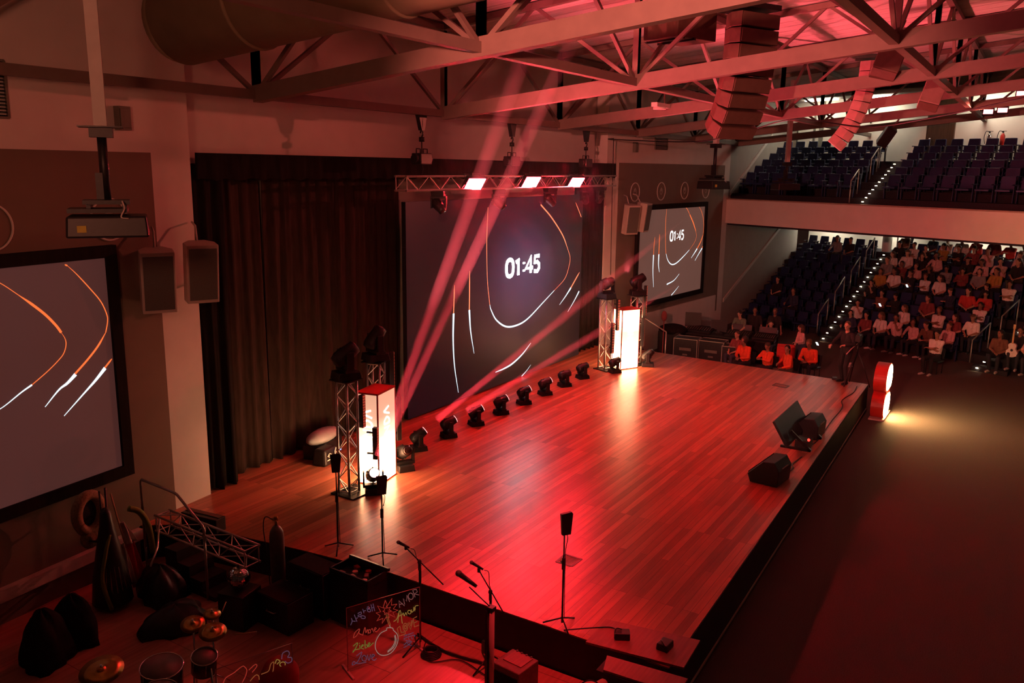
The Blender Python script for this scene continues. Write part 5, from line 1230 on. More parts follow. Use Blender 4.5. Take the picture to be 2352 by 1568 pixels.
# ------------------------------------------------------------------ near side: antenna stands, microphones
def antenna(label, x, y, z0, ztop, yaw_, hb=.30, wb=.17):
    r = thing('antenna_paddle_stand', label, 'antenna stand', (x, y, z0), yaw_, 'black antenna paddles on thin stands'); zt = ztop-z0
    b = MB(); b.prism([(-wb*.36, -hb*.5), (wb*.36, -hb*.5), (wb*.5, hb*.42), (wb*.38, hb*.5), (-wb*.5, hb*.46)], frame_T((0, -.02, zt-hb/2), (1, 0, 0), (0, 0, 1), (0, -1, 0)), .05); b.build('antenna_paddle', 'black', r, bevel=.006)
    b = MB(); b.cyl((0, 0, zt*.5), (0, 0, zt-hb), .010, n=8); b.build('upper_tube', 'blackm', r)
    b = MB(); b.cyl((0, 0, .05), (0, 0, zt*.55), .014, n=8); b.build('lower_tube', 'blackm', r)
    b = MB(); b.cyl((0, 0, zt*.50), (0, 0, zt*.60), .026, n=10); b.cyl((0, .02, zt*.55), (0, .07, zt*.55), .016, n=8); b.build('clutch', 'black', r)
    for i in range(3): a = 2*PI*i/3+.4; b = MB(); b.cyl((0, 0, .12), (.26*math.cos(a), .26*math.sin(a), .012), .011, n=6); b.build('leg', 'blackm', r)
    b = MB(); b.tube(catmull([(.0, 0, zt-hb), (.05, 0, zt-hb-.06), (.03, 0, zt-hb-.2), (.02, 0, zt*.6), (.03, 0, .1)]), .005, 5); b.build('antenna_cable', 'black', r)
antenna('antenna paddle stand at the stage edge in front of the near truss tower', 9.14, 8.88, 0, 1.62, -.8)
antenna('antenna paddle stand beside the open toolbox, before the lit moving head', 9.26, 8.06, 0, 1.40, -.7)
antenna('antenna paddle stand alone at the near stage edge by the floor hatch', 9.10, 4.80, 0, 1.64, -.6, .31, .17)
def mic(parent, c, d, s=1.):
    d = V(d).normalized(); c = V(c)
    b = MB(); b.cyl(c, c-d*.17*s, .024*s, .014*s, 12); b.build('microphone', 'black', parent)
    b = MB(); b.ell(c+d*.02*s, .028*s); b.build('microphone_grille', 'grille', parent)
def boom(label, x, y, z0, zj, mp, tail, cab=True):
    # stand with a boom: joint height zj; mp and tail are boom ends relative to the joint
    r = thing('microphone_stand', label, 'microphone stand', (x, y, z0), 0, 'boom microphone stands'); J = V((0, 0, zj-z0)); mp = V(mp); tail = V(tail)
    b = MB(); b.cyl((0, 0, .1), J, .014, n=8); b.build('pole', 'blackm', r)
    b = MB(); b.cyl(J+tail, J+mp*.80, .009, n=8); b.build('boom_arm', 'blackm', r)
    b = MB(); b.ell(J, (.03, .03, .04)); b.cyl(J+V((0, 0, -.12)), J, .022, n=8); b.build('boom_clutch', 'black', r)
    for i in range(3): a = 2*PI*i/3+.9; b = MB(); b.cyl((0, 0, .18), (.34*math.cos(a), .34*math.sin(a), .012), .012, n=6); b.build('leg', 'blackm', r)
    d = (mp*1.0+V((0, 0, .25))).normalized(); d = V((d.x, d.y, .12)); mic(r, J+mp+d.normalized()*.06, d)
    b = MB(); e = J+mp-d.normalized()*.13; b.tube(catmull([e, e+V((.03, -.05, -.03)), e*.6+J*.4+V((.04, -.02, -.1)), J+V((.03, 0, -.1)), V((.02, .02, .3))]), .005, 5); b.build('microphone_cable', 'black', r)
    b = MB(); b.box(J+mp*.82, (.03, .03, .06)); b.build('microphone_clip', 'black', r)
boom('boom microphone stand behind the neon sign board, the left one', 8.66, 6.86, ZF, .54, (-.02, .28, .20), (.02, -.40, -.24))
boom('boom microphone stand right of it, its pole hidden behind the pale post', 8.84, 5.78, ZF, .32, (-.02, .22, .34), (.02, -.22, -.28))
r = thing('post_stand', 'pale upright post with a handheld microphone clipped on top, near the frame bottom', 'microphone stand', (7.96, 5.18, ZF))
b = MB(); b.cyl((0, 0, 0), (0, 0, 1.46), .034, n=18); b.build('post', 'postwhite', r); b = MB(); b.box((0, 0, .012), (.45, .45, .024)); b.build('base_plate', 'blackm', r)
b = MB(); b.bar((-.035, .045, 0), (-.035, .045, 1.45), .03, .05); b.build('cable_strip', 'black', r); b = MB(); b.box((-.05, .08, .95), (.04, .05, .16)); b.build('grey_switch_box', 'greybox', r)
b = MB(); b.box((0, .01, 1.47), (.09, .09, .05)); b.cyl((0, .02, 1.48), (-.06, .30, 1.70), .008, n=8); b.build('gooseneck', 'black', r)
mic(r, (-.05, .44, 1.82), (-.02, .9, .35), 1.5)
# ------------------------------------------------------------------ neon word boards
NEON = {k: glow('neon_'+k, c, s) for k, c, s in (('pink', (1., .32, .30), .16), ('yellow', (1., .55, .12), .22), ('orange', (1., .26, .08), .20), ('purple', (.62, .30, .55), .12), ('red', (1., .08, .05), .28), ('green', (.55, .75, .12), .17), ('white', (1., .62, .50), .25))}
def el(cx, cy, rx, ry, n=14): return [(cx+rx*math.cos(2*PI*i/n), cy+ry*math.sin(2*PI*i/n)) for i in range(n+1)]
W1 = [('AMOR', 'pink', [[(893, 450), (883, 345), (965, 418)], [(888, 405), (940, 385)], [(970, 395), (950, 310), (1000, 345), (1005, 255), (1045, 350)], el(1065, 265, 38, 50), [(1130, 275), (1095, 170), (1150, 150), (1165, 190), (1120, 225), (1190, 235)]]),
 ('Amour', 'yellow', [[(800, 665), (850, 620), (900, 490), (930, 690)], [(860, 680), (885, 500)], [(865, 590), (915, 560)], [(930, 560), (945, 530), (960, 575), (985, 520), (1000, 560)], el(1040, 510, 25, 28), [(1070, 470), (1080, 510), (1105, 480), (1110, 430), (1125, 490)], [(1130, 470), (1130, 420), (1150, 405), (1180, 400)]]),
 ('LOVE', 'orange', [[(850, 770), (890, 730), (910, 830), (970, 820), (975, 850), (880, 885), (850, 770)], el(975, 745, 35, 60), el(975, 745, 14, 30), [(1012, 680), (1055, 780), (1090, 640)], [(1030, 668), (1055, 725), (1072, 640)], [(1155, 575), (1095, 610), (1115, 740), (1185, 710)], [(1105, 680), (1160, 650)]]),
 ('ai', 'purple', [[(950, 885), (1100, 830)], [(985, 860), (985, 885)], [(1030, 845), (1032, 872)], [(955, 915), (955, 945)], [(955, 918), (1112, 868), (1112, 895)], [(985, 935), (990, 960), (1050, 945)], [(1020, 915), (1028, 932)], [(1065, 905), (1085, 930)], [(1000, 975), (945, 1025)], [(990, 985), (1070, 965), (1020, 1020), (945, 1065)], [(1000, 1000), (1050, 1030), (1110, 1035)]]),
 ('saranghae', 'purple', [[(185, 650), (195, 690), (172, 748)], [(195, 690), (242, 690)], [(228, 598), (262, 692)], [(245, 648), (276, 638)], [(275, 578), (322, 552), (326, 580), (282, 602), (288, 622), (338, 602)], [(350, 508), (366, 562)], [(358, 538), (392, 525)], el(352, 625, 32, 20), [(410, 478), (440, 465)], [(402, 503), (455, 482)], el(440, 522, 24, 20), [(470, 432), (490, 530)], [(500, 420), (522, 520)], [(480, 482), (510, 472)]]),
 ('Amore', 'red', [[(205, 925), (225, 860), (265, 815), (298, 800), (255, 890), (205, 930)], [(298, 802), (290, 860), (340, 885)], [(340, 885), (375, 770), (385, 850), (410, 800), (420, 862)], el(440, 825, 17, 26), [(465, 800), (480, 782), (498, 835)], [(505, 810), (540, 780), (520, 770), (510, 810), (545, 825), (590, 768)]]),
 ('Liebe', 'green', [[(198, 1050), (255, 1000), (262, 1020), (225, 1090), (190, 1140), (215, 1105), (290, 1085)], [(292, 1030), (300, 1080)], [(288, 1000), (292, 1008)], [(315, 1060), (350, 1030), (325, 1030), (318, 1075), (350, 1085)], [(372, 960), (372, 1070), (405, 1045), (385, 1020)], [(415, 1040), (445, 1000), (420, 1000), (420, 1055), (495, 990)]]),
 ('Love', 'purple', [[(240, 1190), (320, 1130), (300, 1190), (250, 1280), (180, 1320), (200, 1270), (260, 1300), (380, 1280)], el(352, 1222, 33, 42), [(400, 1172), (422, 1255), (448, 1165)], [(465, 1215), (505, 1180), (475, 1165), (465, 1230), (500, 1255), (532, 1225)]]),
 ('burst', 'red', [[(680, 355), (712, 430), (778, 320), (770, 420), (850, 400), (795, 475), (865, 490), (790, 530), (820, 600), (745, 565), (735, 610), (690, 600), (625, 700), (640, 625), (550, 665), (600, 590), (540, 550), (610, 530), (565, 445), (645, 470), (680, 355)], [(700, 430), (715, 470), (755, 450), (735, 490), (770, 510), (725, 525), (735, 560), (695, 540), (665, 570), (668, 530), (640, 520), (670, 500), (655, 465), (690, 475), (700, 430)]]),
 ('fuse', 'orange', [[(690, 560), (705, 650), (732, 722)], [(715, 560), (728, 650), (752, 722)]]),
 ('bomb', 'white', [[(692, 798), (600, 850), (535, 955), (518, 1060), (560, 1150), (640, 1182), (740, 1150), (820, 1060), (860, 950), (850, 860), (788, 792)], [(692, 800), (700, 765), (780, 765), (790, 798)], [(735, 722), (750, 762)], [(820, 870), (832, 960), (790, 1060), (700, 1135)], [(812, 880), (815, 960), (775, 1050), (700, 1120)]])]
def nb1(p):
    s = (p[0]-120)/1085; yt = 515-400*s; h = 885+55*s; return (s*1.1, (1-(p[1]-yt)/h)*.93)
def wordboard(label, loc, rz, W, H, words, fx, smooth):
    r = thing('neon_word_board', label, 'neon sign', loc, rz, 'clear boards with neon words')
    b = MB(); b.box((W/2, .006, H/2+.04), (W, .008, H)); g = bpy.data.materials.new('clear_acrylic'); g.use_nodes = True
    n = g.node_tree.nodes; tr = n.new('ShaderNodeBsdfTransparent'); gl = n.new('ShaderNodeBsdfGlossy'); mx = n.new('ShaderNodeMixShader'); gl.inputs[1].default_value = .05; mx.inputs[0].default_value = .035; tr.inputs[0].default_value = (.93, .93, .93, 1)
    L = g.node_tree.links; L.new(tr.outputs[0], mx.inputs[1]); L.new(gl.outputs[0], mx.inputs[2]); L.new(mx.outputs[0], n['Material Output'].inputs[0]); n.remove(n['Principled BSDF']); b.build('clear_panel', g, r)
    b = MB(); b.tube([(0, 0, 0), (0, 0, H+.04), (W, 0, H+.04), (W, 0, 0)], .006, 6); b.build('board_edge', mat('acrylic_edge', (.35, .18, .18), .3), r)
    for x in (0, W): b = MB(); b.bar((x, -.2, .012), (x, .2, .012), .03); b.build('foot', SHIRT['pink'], r)
    for nm, c, sts in words:
        b = MB()
        for st in sts:
            P = [fx(p) for p in st]; P = [tuple(q[:2]) for q in catmull(P, 4)] if (smooth and len(P) > 2 and nm not in ('AMOR', 'burst', 'LOVE')) else P
            b.tube([(p[0], -.008, p[1]+.04) for p in P], .0055, 5)
        b.build('neon_lettering' if nm not in ('burst', 'fuse', 'bomb') else 'neon_drawing', NEON[c], r)
    return r
wordboard('clear board of neon love words around a bomb drawing, beside the near stage edge', (7.64, 7.31, ZF), math.atan2(-.464, 1.0), 1.1, .93, W1, nb1, True)
W2 = [('word', 'red', [[(340, 940), (390, 800), (520, 710), (650, 600), (690, 620), (720, 700), (690, 830), (640, 940)], [(750, 700), (850, 600), (880, 640), (800, 760)]]), ('word', 'orange', [[(760, 940), (850, 830), (900, 860), (905, 940)], [(940, 830), (1060, 780), (1100, 640), (1150, 610), (1130, 800), (1090, 940)]]),
 ('word', 'yellow', [[(1170, 640), (1200, 560), (1250, 600), (1200, 660)], el(1290, 680, 45, 50), el(1290, 770, 45, 45), [(1230, 940), (1300, 830), (1380, 790), (1420, 860), (1400, 940)]]), ('word', 'purple', [[(1280, 560), (1300, 440), (1380, 400), (1410, 470), (1380, 540), (1440, 560), (1440, 640), (1380, 670), (1330, 620)]])]
wordboard('second clear neon word board, low at the frame bottom beside the drum kit', (5.75, 7.62, ZF), math.atan2(-.38, 1.0), .95, .93, W2, lambda p: ((p[0]-250)/1215*.95, .90-(p[1]-300+ (1215-(p[0]-250))*-.28)/1000*.62), True)
# ------------------------------------------------------------------ gas cylinder, toolbox, cases, ball, fallen truss, hand rail
r = thing('gas_cylinder', 'dark gas cylinder with a brass valve standing beside the near stage edge', 'gas cylinder', (8.62, 9.70, ZF))
b = MB(); b.lathe([(.10, 0), (.115, .02), (.115, 1.02), (.105, 1.10), (.07, 1.17), (.035, 1.205)], 24); b.build('cylinder_body', 'gas', r)
b = MB(); b.cyl((0, 0, 1.2), (0, 0, 1.29), .02); b.box((0, .02, 1.30), (.05, .09, .035)); b.cyl((0, 0, 1.31), (0, .0, 1.36), .035, .03, 10); b.build('valve', 'brass', r)
b = MB(); b.tube(catmull([(0, .05, 1.28), (-.02, .22, 1.30), (-.05, .24, 1.1), (-.04, .2, .7), (0, .2, .02)]), .008, 6); b.build('hose', 'black', r)
def opencase(label, x, y, rz, w, d, h, z):
    r = thing('tool_case', label, 'case', (x, y, z), rz)
    b = MB(); b.box((0, 0, h-.12), (d, w, .02)); b.box((0, 0, (h-.12)/2), (d, w, h-.14))
    for s in (-1, 1): b.box((s*(d/2-.012), 0, h-.06), (.024, w, .13)); b.box((0, s*(w/2-.012), h-.06), (d, .024, .13))
    b.build('case_body', 'black', r)
    b = MB(); b.box((d/2+.03, 0, h+.01), (.06, w*1.02, .05), 0, Matrix.Rotation(.3, 3, 'Y')); b.build('case_lid', 'black', r)
    return r
opencase('open black case full of small tools beside an antenna stand', 8.72, 8.08, -.04, .78, .42, .86, ZF)
R2 = random.Random(5)
for i, (nm, m) in enumerate((('tape_roll', 'logo'), ('cable_tester', 'greybox'), ('tape_roll', 'ext_red'), ('battery_pack', 'logo'), ('tape_roll', 'beige'), ('pouch', 'ext_red'), ('battery_pack', 'beige'))):
    P = (8.60+.13*(i % 3), 7.85+.075*i, ZF+.765); b = MB()
    if nm == 'tape_roll': b.lathe([(.022, 0), (.045, 0), (.045, .045), (.022, .045)], 16)
    else: b.box((0, 0, .025), (.07, .11, .05))
    tag(b.build(nm, m, None, P, (0, 0, R2.uniform(0, 3)), .004), '%s lying in the open black case, %s from the near end' % ({'tape_roll': {'logo': 'white roll of tape', 'ext_red': 'red roll of tape', 'beige': 'beige roll of tape'}.get(m), 'cable_tester': 'grey cable tester', 'battery_pack': ('white' if m == 'logo' else 'beige')+' battery pack', 'pouch': 'small red pouch'}[nm], ORDN[i]), 'tool', 'small tools in the open case')
for lab, x, y, w, d, h in (('closed black equipment case behind the open case at the stage edge', 8.66, 8.92, .8, .42, .74), ('low black equipment case in front of the gas cylinder', 8.1, 9.0, .7, .5, .5)):
    r = thing('equipment_case', lab, 'case', (x, y, ZF), -.05, 'black equipment cases by the near stage edge'); b = MB(); b.box((0, 0, h/2), (d, w, h)); b.build('case_body', 'black', r, bevel=.01)
    b = MB(); b.box((0, 0, h+.006), (d*.96, w*.96, .012)); b.build('case_lid', 'velvet', r); b = MB(); b.tube([(-d/2, -.1, h*.6), (-d/2-.04, -.08, h*.6), (-d/2-.04, .08, h*.6), (-d/2, .1, h*.6)], .01); b.build('handle', 'railsteel', r)
r = thing('mirror_ball', 'mirror ball resting by the fallen truss end on the dark floor', 'mirror ball', (7.72, 9.55, -.06))
def mirror_mat():
    m = mat('mirror_tiles', (.80, .78, .76), .08, metal=1., var=.03); n = m.node_tree.nodes; L = m.node_tree.links; b = n['Principled BSDF']
    return m
b = MB(); ns, nr = 40, 20
for j in range(nr):
    t0 = -PI/2+PI*j/nr; t1 = t0+PI/nr
    for i in range(ns):
        a0 = 2*PI*i/ns; a1 = a0+2*PI/ns; jr = 1+R2.uniform(-.004, .004)
        q = [(a0+.012, t0+.012), (a1-.012, t0+.012), (a1-.012, t1-.012), (a0+.012, t1-.012)]
        b.add([V((math.cos(t)*math.cos(a), math.cos(t)*math.sin(a), math.sin(t)))*.172*jr for a, t in q], [(0, 1, 2, 3)])
b.build('mirror_tiles', mirror_mat(), r); b = MB(); b.ell((0, 0, 0), .169, seg=28, ring=18); b.build('ball_core', 'blackm', r); b = MB(); b.cyl((0, 0, .165), (0, 0, .2), .02); b.build('hanging_cap', 'blackm', r)
b = MB(); b.box((0, 0, .28), (.45, .45, .56)); tag(b.build('black_crate', 'black', None, (7.72, 9.55, ZF), (0, 0, .2), .01), 'plain black crate under the mirror ball', 'crate')
r = thing('fallen_truss', 'short aluminium truss section lying across the near stage steps', 'truss', (8.10, 11.85, .16)); truss_parts(r, (0, 0, 0), (-.05, -2.25, -.03), .27, 7, .020, .009)
b = MB(); b.tube([(-.12, -.1, .1), (-.5, -.55, -.15), (-.78, -.75, -.3)], .016); b.build('loose_strut', 'alu', r)
r = thing('handrail', 'bent steel handrail of the near stage steps beside the near screen', 'handrail', (7.9, 10.53, ZF), 0, 'stage step handrails')
b = MB(); b.tube([(0, 1.54, .5), (0, 1.54, 1.66), (0, 1.50, 1.70), (0, .66, 1.66), (0, .60, 1.64), (0, .03, 1.25), (0, 0, 1.20), (0, 0, 1.0)], .022); b.build('rail', 'railsteel', r)
for y, h, z0 in ((1.54, .6, 0), (0, 1.1, 0)): b = MB(); b.cyl((0, y, z0), (0, y, h), .021, n=10); b.build('post', 'railsteel', r)
r = thing('stage_steps', 'black steps leading down from the near end of the stage', 'steps', (8.15, 11.0, ZF))
for i in range(4): b = MB(); b.box((0, .42-.3*i, .31-.09*i), (.48, .3, .62-.18*i)); b.build('tread', 'fascia', r)
r = thing('folded_stand_bar', 'long dark box with a pale face lying on the stage corner under the pillar', 'box', (8.52, 11.35, 0), .12)
b = MB(); b.box((0, 0, .12), (.22, .78, .24)); b.build('box_body', 'black', r, bevel=.01); b = MB(); b.box((.03, 0, .245), (.10, .74, .012)); b.build('pale_strip', 'arraygrey', r)
# equipment bag with white print behind the near towers
r = thing('equipment_bag', 'black equipment bag with white print beside the brown curtain', 'bag', (11.95, 11.90, 0), .2)
b = MB(); b.box((0, 0, .17), (.50, .34, .34), tx=.85, ty=.8); b.build('bag_body', 'black', r, bevel=.05)
b = MB(); T = frame_T((-.16, -.176, .10), (1, 0, 0), (0, 0, 1), (0, -1, 0)); b.ribbon(el(.06, .12, .05, .035), .014, T); b.ribbon([(-.02, .12), (.14, .12)], .016, T); b.ribbon([(-.03, .03), (.16, .03)], .022, T); b.build('printed_emblem', 'logo', r)
b = MB(); b.ribbon([(.30, .22), (.26, .15), (.27, .03), (.36, .01), (.38, .10), (.30, .12)], .03, T); b.build('printed_numeral', 'logo', r)
r = thing('rolled_cover', 'pale grey rolled cover lying behind the truss tower', 'cover', (12.35, 12.35, 0), .25)
b = MB(); b.ell((0, 0, .40), (.55, .24, .14)); b.build('roll', 'paleblue', r); b = MB(); b.box((0, 0, .15), (.9, .4, .30)); b.build('support_box', 'black', r)
b = MB(); b.box((0, 0, .02), (.02, .02, .02)); tag(b.build('blue_indicator', 'blueled', None, (12.25, 11.75, .22)), 'tiny blue indicator light beside the black equipment bag', 'light')
# ------------------------------------------------------------------ costume corner under the near screen
def heap(name, label, c, r_, m, seed, cat='cloth', grp=None):
    R = random.Random(seed); b = MB(); vs = []; ns_, nr_ = 22, 10
    for j in range(nr_+1):
        t = PI/2*j/nr_
        for i in range(ns_):
            a = 2*PI*i/ns_; k = 1+.16*math.sin(3*a+seed)+.10*math.sin(7*a+seed*2+j*.6)
            vs.append((r_[0]*math.cos(t)*math.cos(a)*k, r_[1]*math.cos(t)*math.sin(a)*k, r_[2]*math.sin(t)*(1+.06*math.sin(5*a))))
    b.add(vs, [(j*ns_+i, j*ns_+(i+1) % ns_, (j+1)*ns_+(i+1) % ns_, (j+1)*ns_+i) for j in range(nr_) for i in range(ns_)]+[tuple(reversed(range(ns_)))], 0, True)
    return tag(b.build(name, m, None, c), label, cat, grp)
heap('covered_chair', 'black covered chair back by the near wall at the frame edge', (5.55, 10.95, ZF), (.32, .30, .78), 'velvet', 2, 'chair', 'black covered chairs')
heap('covered_chair', 'second black covered chair, right of the one at the frame edge', (6.05, 11.1, ZF), (.30, .30, .74), 'velvet', 5, 'chair', 'black covered chairs')
heap('costume_heap', 'dark heap of costumes between the handrail and the flag', (7.55, 11.2, ZF), (.32, .42, .55), 'black', 9)
heap('costume_heap', 'dark heap of cloth on the floor before the handrail post', (7.15, 10.3, ZF), (.50, .40, .34), 'black', 12)
r = thing('straw_mask', 'round straw mask leaning on the near wall under the screen', 'mask', (6.92, 11.99, -.02), AW)
b = MB(); b.tube([(.21*math.cos(2*PI*i/24), -.03, .70+.29*math.sin(2*PI*i/24)) for i in range(24)], .085, 8, 0, True); b.build('mask_rim', 'straw', r)
b = MB(); b.ell((0, .0, .70), (.17, .03, .24)); b.build('dark_mouth', 'black', r); b = MB(); b.ell((-.02, -.04, .30), (.17, .09, .17)); b.build('chin', 'straw', r); b = MB(); b.tube([(-.10, -.13, .30), (0, -.14, .25), (.10, -.13, .31)], .018); b.build('lip', 'black', r)
r = thing('costume_stand', 'dark costume with silver fringe and green sash hanging on a stand', 'costume', (6.98, 11.62, ZF))
b = MB(); b.cyl((0, 0, 0), (.06, .05, 1.92), .018, n=8); b.cyl((0, 0, 0), (-.04, .05, 1.90), .014, n=8); b.build('stand_pole', 'black', r)
b = MB(); b.lathe([(.30, .10), (.26, .5), (.18, .95), (.10, 1.35), (.08, 1.55), (.03, 1.62)], 18); b.build('cloth_body', 'black', r)
for i in range(7): a = -2.4+.28*i; b = MB(); b.tube([(.11*math.cos(a), .11*math.sin(a), 1.1), (.2*math.cos(a), .2*math.sin(a), .75), (.28*math.cos(a), .28*math.sin(a), .32)], [.008, .014, .018], 5); b.build('silver_fringe', 'silver', r)
b = MB(); b.tube(catmull([(-.02, -.10, 1.22), (-.14, -.14, .95), (-.24, -.17, .55), (-.20, -.28, .1)]), [.03]*17+[.035]*8, 6); b.build('green_sash', 'greencloth', r)
r = thing('flag', 'red and white flag on a leaning pole beside the costume stand', 'flag', (7.25, 11.72, ZF), .2)
b = MB(); b.cyl((.18, -.1, 0), (-.04, .08, 1.75), .012, n=8); b.build('flag_pole', 'wood2', r)
def cloth(p, m, nm):
    b = MB(); n_, m_ = 10, 12; vs = []
    for j in range(m_+1):
        t = j/m_
        for i in range(n_+1):
            s = i/n_; x = p[0]+(p[1]-p[0])*s+(p[4]*t)+(p[5]*t*s); vs.append((x, -.06+.035*math.sin(s*9+t*2)-.05*t, p[2]+(p[3]-p[2])*t))
    b.add(vs, [(j*(n_+1)+i, j*(n_+1)+i+1, (j+1)*(n_+1)+i+1, (j+1)*(n_+1)+i) for j in range(m_) for i in range(n_)], 0, True); o = b.build(nm, m, r); s = o.modifiers.new('t', 'SOLIDIFY'); s.thickness = .006
cloth((-.03, .04, 1.28, .90, .05, .12), 'flagwhite', 'white_field'); cloth((-.06, .02, .92, .22, .02, .08), 'flagwhite', 'white_edge'); cloth((.03, .20, .93, .12, .06, .10), 'flagred', 'red_field')
b = MB(); b.tube(catmull([(7.45, 11.75, .62), (7.6, 11.7, .52), (7.7, 11.65, .25), (7.72, 11.6, -.2)]), .05, 8); tag(b.build('feather_boa', 'greencloth'), 'dark green feather boa arching beside the flag', 'boa')
b = MB(); b.tube([(7.35, 10.2, -.38), (6.9, 9.2, -.3), (6.5, 8.7, -.3)], .004, 5); tag(b.build('thin_wire', 'railsteel'), 'thin taut wire between handrail and drum kit', 'wire')
# ------------------------------------------------------------------ drum kit
def cymbal(label, loc, rr, tilt, z0=ZF):
    r = thing('cymbal', label, 'cymbal', loc, 0, 'brass cymbals of the drum kit'); T = Matrix.Rotation(tilt[0], 4, 'X') @ Matrix.Rotation(tilt[1], 4, 'Y')
    b = MB(); b.lathe([(rr, 0), (rr*.6, .012), (rr*.24, .02), (rr*.2, .03), (rr*.1, .045), (.008, .05), (.008, .044), (rr*.2, .024), (rr*.6, .006), (rr, -.004)], 32, 0, T); b.build('cymbal_plate', 'brass', r)
    b = MB(); b.cyl((0, 0, z0-loc[2]), (0, 0, .07), .011, n=8); b.build('cymbal_stand', 'chrome', r)
    for i in range(3): a = 2*PI*i/3; b = MB(); b.cyl((0, 0, z0-loc[2]+.22), (.22*math.cos(a), .22*math.sin(a), z0-loc[2]+.01), .009, n=6); b.build('stand_leg', 'chrome', r)
cymbal('large brass cymbal at the frame bottom left of the drums', (4.92, 8.55, .28), .24, (.15, -.18))
cymbal('brass cymbal at the right of the drum kit, the lower one', (6.20, 8.22, .24), .17, (.2, -.15)); cymbal('small brass cymbal behind the lower right cymbal', (6.42, 8.50, .29), .11, (.2, -.1)); cymbal('brass cymbal partly behind, left of the small one', (6.16, 8.55, .26), .15, (.25, -.2))
def drum(label, loc, rr, h, tilt):
    r = thing('drum', label, 'drum', loc, 0, 'drums of the drum kit'); T = Matrix.Rotation(tilt[0], 4, 'X') @ Matrix.Rotation(tilt[1], 4, 'Y')
    b = MB(); b.lathe([(rr, -h), (rr, 0)], 28, 0, T); b.build('drum_shell', 'drumshell', r); b = MB(); b.lathe([(rr*.97, .004), (rr*.97, .010), (0.001, .012)], 28, 0, T); b.build('drum_head', 'drumhead', r)
    b = MB(); b.tube([T @ V((rr*1.03*math.cos(2*PI*i/28), rr*1.03*math.sin(2*PI*i/28), .012)) for i in range(28)], .009, 6, 0, True); b.build('hoop', 'chrome', r)
    for i in range(6): a = 2*PI*i/6; b = MB(); b.cyl(T @ V((rr*1.04*math.cos(a), rr*1.04*math.sin(a), .01)), T @ V((rr*1.04*math.cos(a), rr*1.04*math.sin(a), -h*.8)), .006, n=5); b.build('tension_rod', 'chrome', r)
    for i in range(3): a = 2*PI*i/3+.5; b = MB(); b.cyl((rr*.8*math.cos(a), rr*.8*math.sin(a), -h*.5), (rr*1.15*math.cos(a), rr*1.15*math.sin(a), ZF-loc[2]+.01), .010, n=6); b.build('drum_leg', 'chrome', r)
drum('wide floor drum in the middle of the drum kit', (5.58, 8.40, .02), .24, .36, (.12, -.05)); drum('smaller tom drum right of the floor drum', (5.98, 8.12, .04), .15, .22, (.25, -.1)); drum('drum at the very frame bottom between cymbal and tom', (5.28, 8.02, .0), .20, .3, (.1, 0))
for i, (p, q) in enumerate((((6.28, 7.90, .27), (6.46, 7.72, .27)), ((6.50, 8.40, .32), (6.66, 8.52, .34)))):
    b = MB(); b.cyl(p, q, .009, .006, 8); b.ell(q, (.009, .009, .009)); tag(b.build('drumstick', 'wood2'), 'wooden drumstick %s' % ['sticking out right of the lower cymbal', 'behind the small cymbal'][i], 'drumstick', 'drumsticks')
b = MB(); b.lathe([(.0, .30), (.14, .28), (.22, .18), (.25, 0), (.2, -.1)], 24, 0, Matrix.Rotation(.3, 4, 'X')); tag(b.build('red_hat', 'flagred', None, (6.55, 7.45, -.35)), 'round red hat at the frame bottom beside the second neon board', 'hat')
b = MB(); b.box((0, 0, .12), (.5, .5, .24)); tag(b.build('black_crate', 'black', None, (6.55, 7.45, ZF)), 'black crate under the red hat', 'crate')
# ------------------------------------------------------------------ near stage corner: plywood boards, amp, cables, bundle
for lab, P, z in (('dark red plywood board lying across the near front stage corner', [(8.87, 4.33), (9.52, 4.35), (9.72, 3.10), (9.02, 3.06)], .008), ('lower dark red board on the step below the stage corner', [(8.62, 3.95), (8.93, 4.05), (9.02, 3.0), (8.66, 3.0)], -.12)):
    c = sum((V((*p, 0)) for p in P), V())/4; b = MB(); b.prism([(p[0]-c.x, p[1]-c.y) for p in P], Matrix(), .03); tag(b.build('plywood_board', 'plank', None, (c.x, c.y, z)), lab, 'board', 'plywood boards at the stage corner')
r = thing('corner_platform', 'low black platform under the lower plywood board', 'platform', (8.76, 3.5, ZF)); b = MB(); b.box((0, 0, .335), (.28, 1.1, .67)); b.build('platform_body', 'fascia', r)
for i, (x, y) in enumerate(((9.22, 3.98), (9.30, 3.42))):
    r = thing('floor_box', 'black cable box on the plywood board, the %s of two' % ['one nearer the stage centre', 'one at the corner end'][i], 'box', (x, y, .038), .5+i, 'black cable boxes on the plywood board')
    b = MB(); b.box((0, 0, .045), (.16, .20, .09), tx=.9); b.build('box_body', 'black', r, bevel=.012); b = MB(); b.tube(catmull([(.05, 0, .09), (.0, .08, .12), (-.08, .1, .03)]), .008, 6); b.build('cable', 'black', r)
b = MB(); b.tube(catmull([(9.0, 4.72, .012), (9.2, 4.4, .05), (9.35, 4.2, .05), (9.25, 4.02, .09)]), .009, 6); tag(b.build('thin_cable', 'black'), 'thin black cable crossing the plywood board corner', 'cable')
r = thing('guitar_amplifier', 'brown vinyl amplifier box on the band floor right of the pale post', 'amplifier', (8.53, 5.17, ZF), -.12)
b = MB(); b.box((0, 0, .225), (.42, .44, .45)); b.build('cabinet', 'ampcloth', r, bevel=.012); b = MB(); b.box((-.214, 0, .2), (.012, .38, .32)); b.build('grille_cloth', 'velvet', r)
b = MB(); b.box((.05, 0, .455), (.26, .30, .012)); b.build('top_plate', 'plank', r)
for i in range(4): b = MB(); b.cyl((.18, -.12+.08*i, .45), (.18, -.12+.08*i, .475), .014, n=10); b.build('knob', 'grille', r)
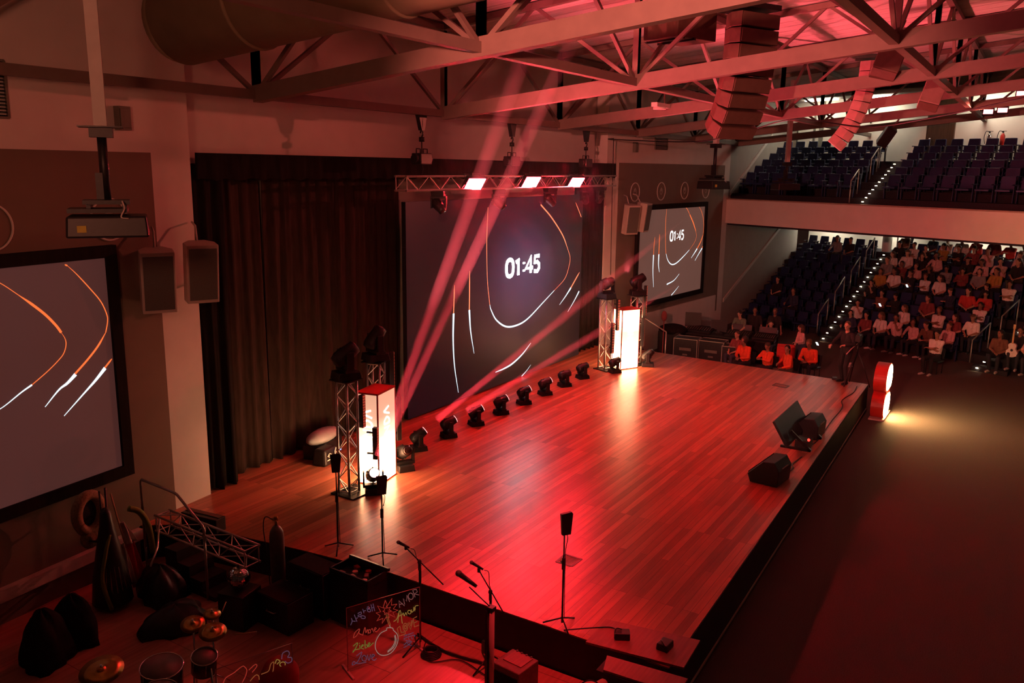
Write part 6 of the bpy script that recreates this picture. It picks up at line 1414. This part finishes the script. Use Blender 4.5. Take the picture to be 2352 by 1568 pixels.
for lab, P in (('black cable bundle on the band floor along the stage fascia', [(8.9, 7.1, ZF+.03), (8.75, 6.5, ZF+.03), (8.8, 5.9, ZF+.03), (8.85, 5.5, ZF+.03), (8.7, 5.0, ZF+.03)]), ('thin looping cable on the lit band floor', [(8.85, 6.9, ZF+.02), (8.6, 6.75, ZF+.02), (8.45, 6.5, ZF+.02), (8.7, 6.2, ZF+.02), (8.6, 5.7, ZF+.02)]),
               ('cable looped between the amplifier and the pale post', [(8.3, 5.6, ZF+.02), (8.2, 5.45, ZF+.02), (8.32, 5.3, ZF+.02)])):
    b = MB(); b.tube(catmull(P), .016 if 'bundle' in lab else .008, 6); tag(b.build('floor_cable', 'black'), lab, 'cable', 'cables on the band floor')
b = MB()
for k in range(5): b.tube([(.14*(1-.08*k)*math.cos(2*PI*i/24), .14*(1-.08*k)*math.sin(2*PI*i/24), .02+.018*k) for i in range(24)], .012, 6, 0, True)
tag(b.build('coiled_cable', 'black', None, (8.6, 6.62, ZF)), 'coiled black cable at the foot of the left boom stand', 'cable')
r = thing('beige_bundle', 'beige stuffed bundle with a dark strap at the frame bottom below the boards', 'bundle', (8.40, 4.02, -.28), .6)
b = MB(); b.ell((0, 0, 0), (.11, .13, .12)); b.build('bundle_body', 'beige', r); b = MB(); b.tube([(.03+.085*math.cos(t*PI/8)*0, .125*math.cos(t*PI/8), .118*math.sin(t*PI/8)) for t in range(16)], .012, 6, 0, True); b.build('dark_strap', 'blackm', r)
b = MB(); b.tube([(.05, -.1, .0), (.14, -.2, .01), (.22, -.30, .0)], [.07, .06, .045], 10); b.ell((.26, -.36, .03), (.075, .06, .06)); b.build('bundle_end', 'beige', r)
r = thing('bundle_stool', 'black stool under the beige bundle', 'stool', (8.40, 4.0, ZF)); b = MB(); b.cyl((0, 0, .36), (0, 0, .40), .18, n=20); b.build('seat', 'black', r)
for i in range(3): a = 2*PI*i/3; b = MB(); b.cyl((.1*math.cos(a), .1*math.sin(a), .36), (.16*math.cos(a), .16*math.sin(a), 0), .014, n=8); b.build('leg', 'blackm', r)

# the side band floor is a shallow riser 0.22 m above the hall floor: set everything that stands there onto it
BAND = set('microphone_stand post_stand neon_word_board gas_cylinder tool_case tape_roll cable_tester battery_pack pouch equipment_case mirror_ball black_crate fallen_truss covered_chair costume_heap costume_stand flag feather_boa thin_wire cymbal drum drumstick red_hat corner_platform guitar_amplifier floor_cable coiled_cable beige_bundle bundle_stool straw_mask'.split())
kf = 6.58/6.8; E0 = V((0, 0, 6.0))
for o in list(COL.objects):
    if o.parent or o.type == 'CAMERA': continue
    nm = o.name.split('.')[0]
    if nm in BAND or (nm in ('handrail', 'stage_steps') and o.location.x < 10 and nm != 'x' and (o.get('label', '').find('near') >= 0)) or o.get('label', '').startswith('lower dark red board'):
        o.location = E0+(o.location-E0)*kf; o.scale = o.scale*kf
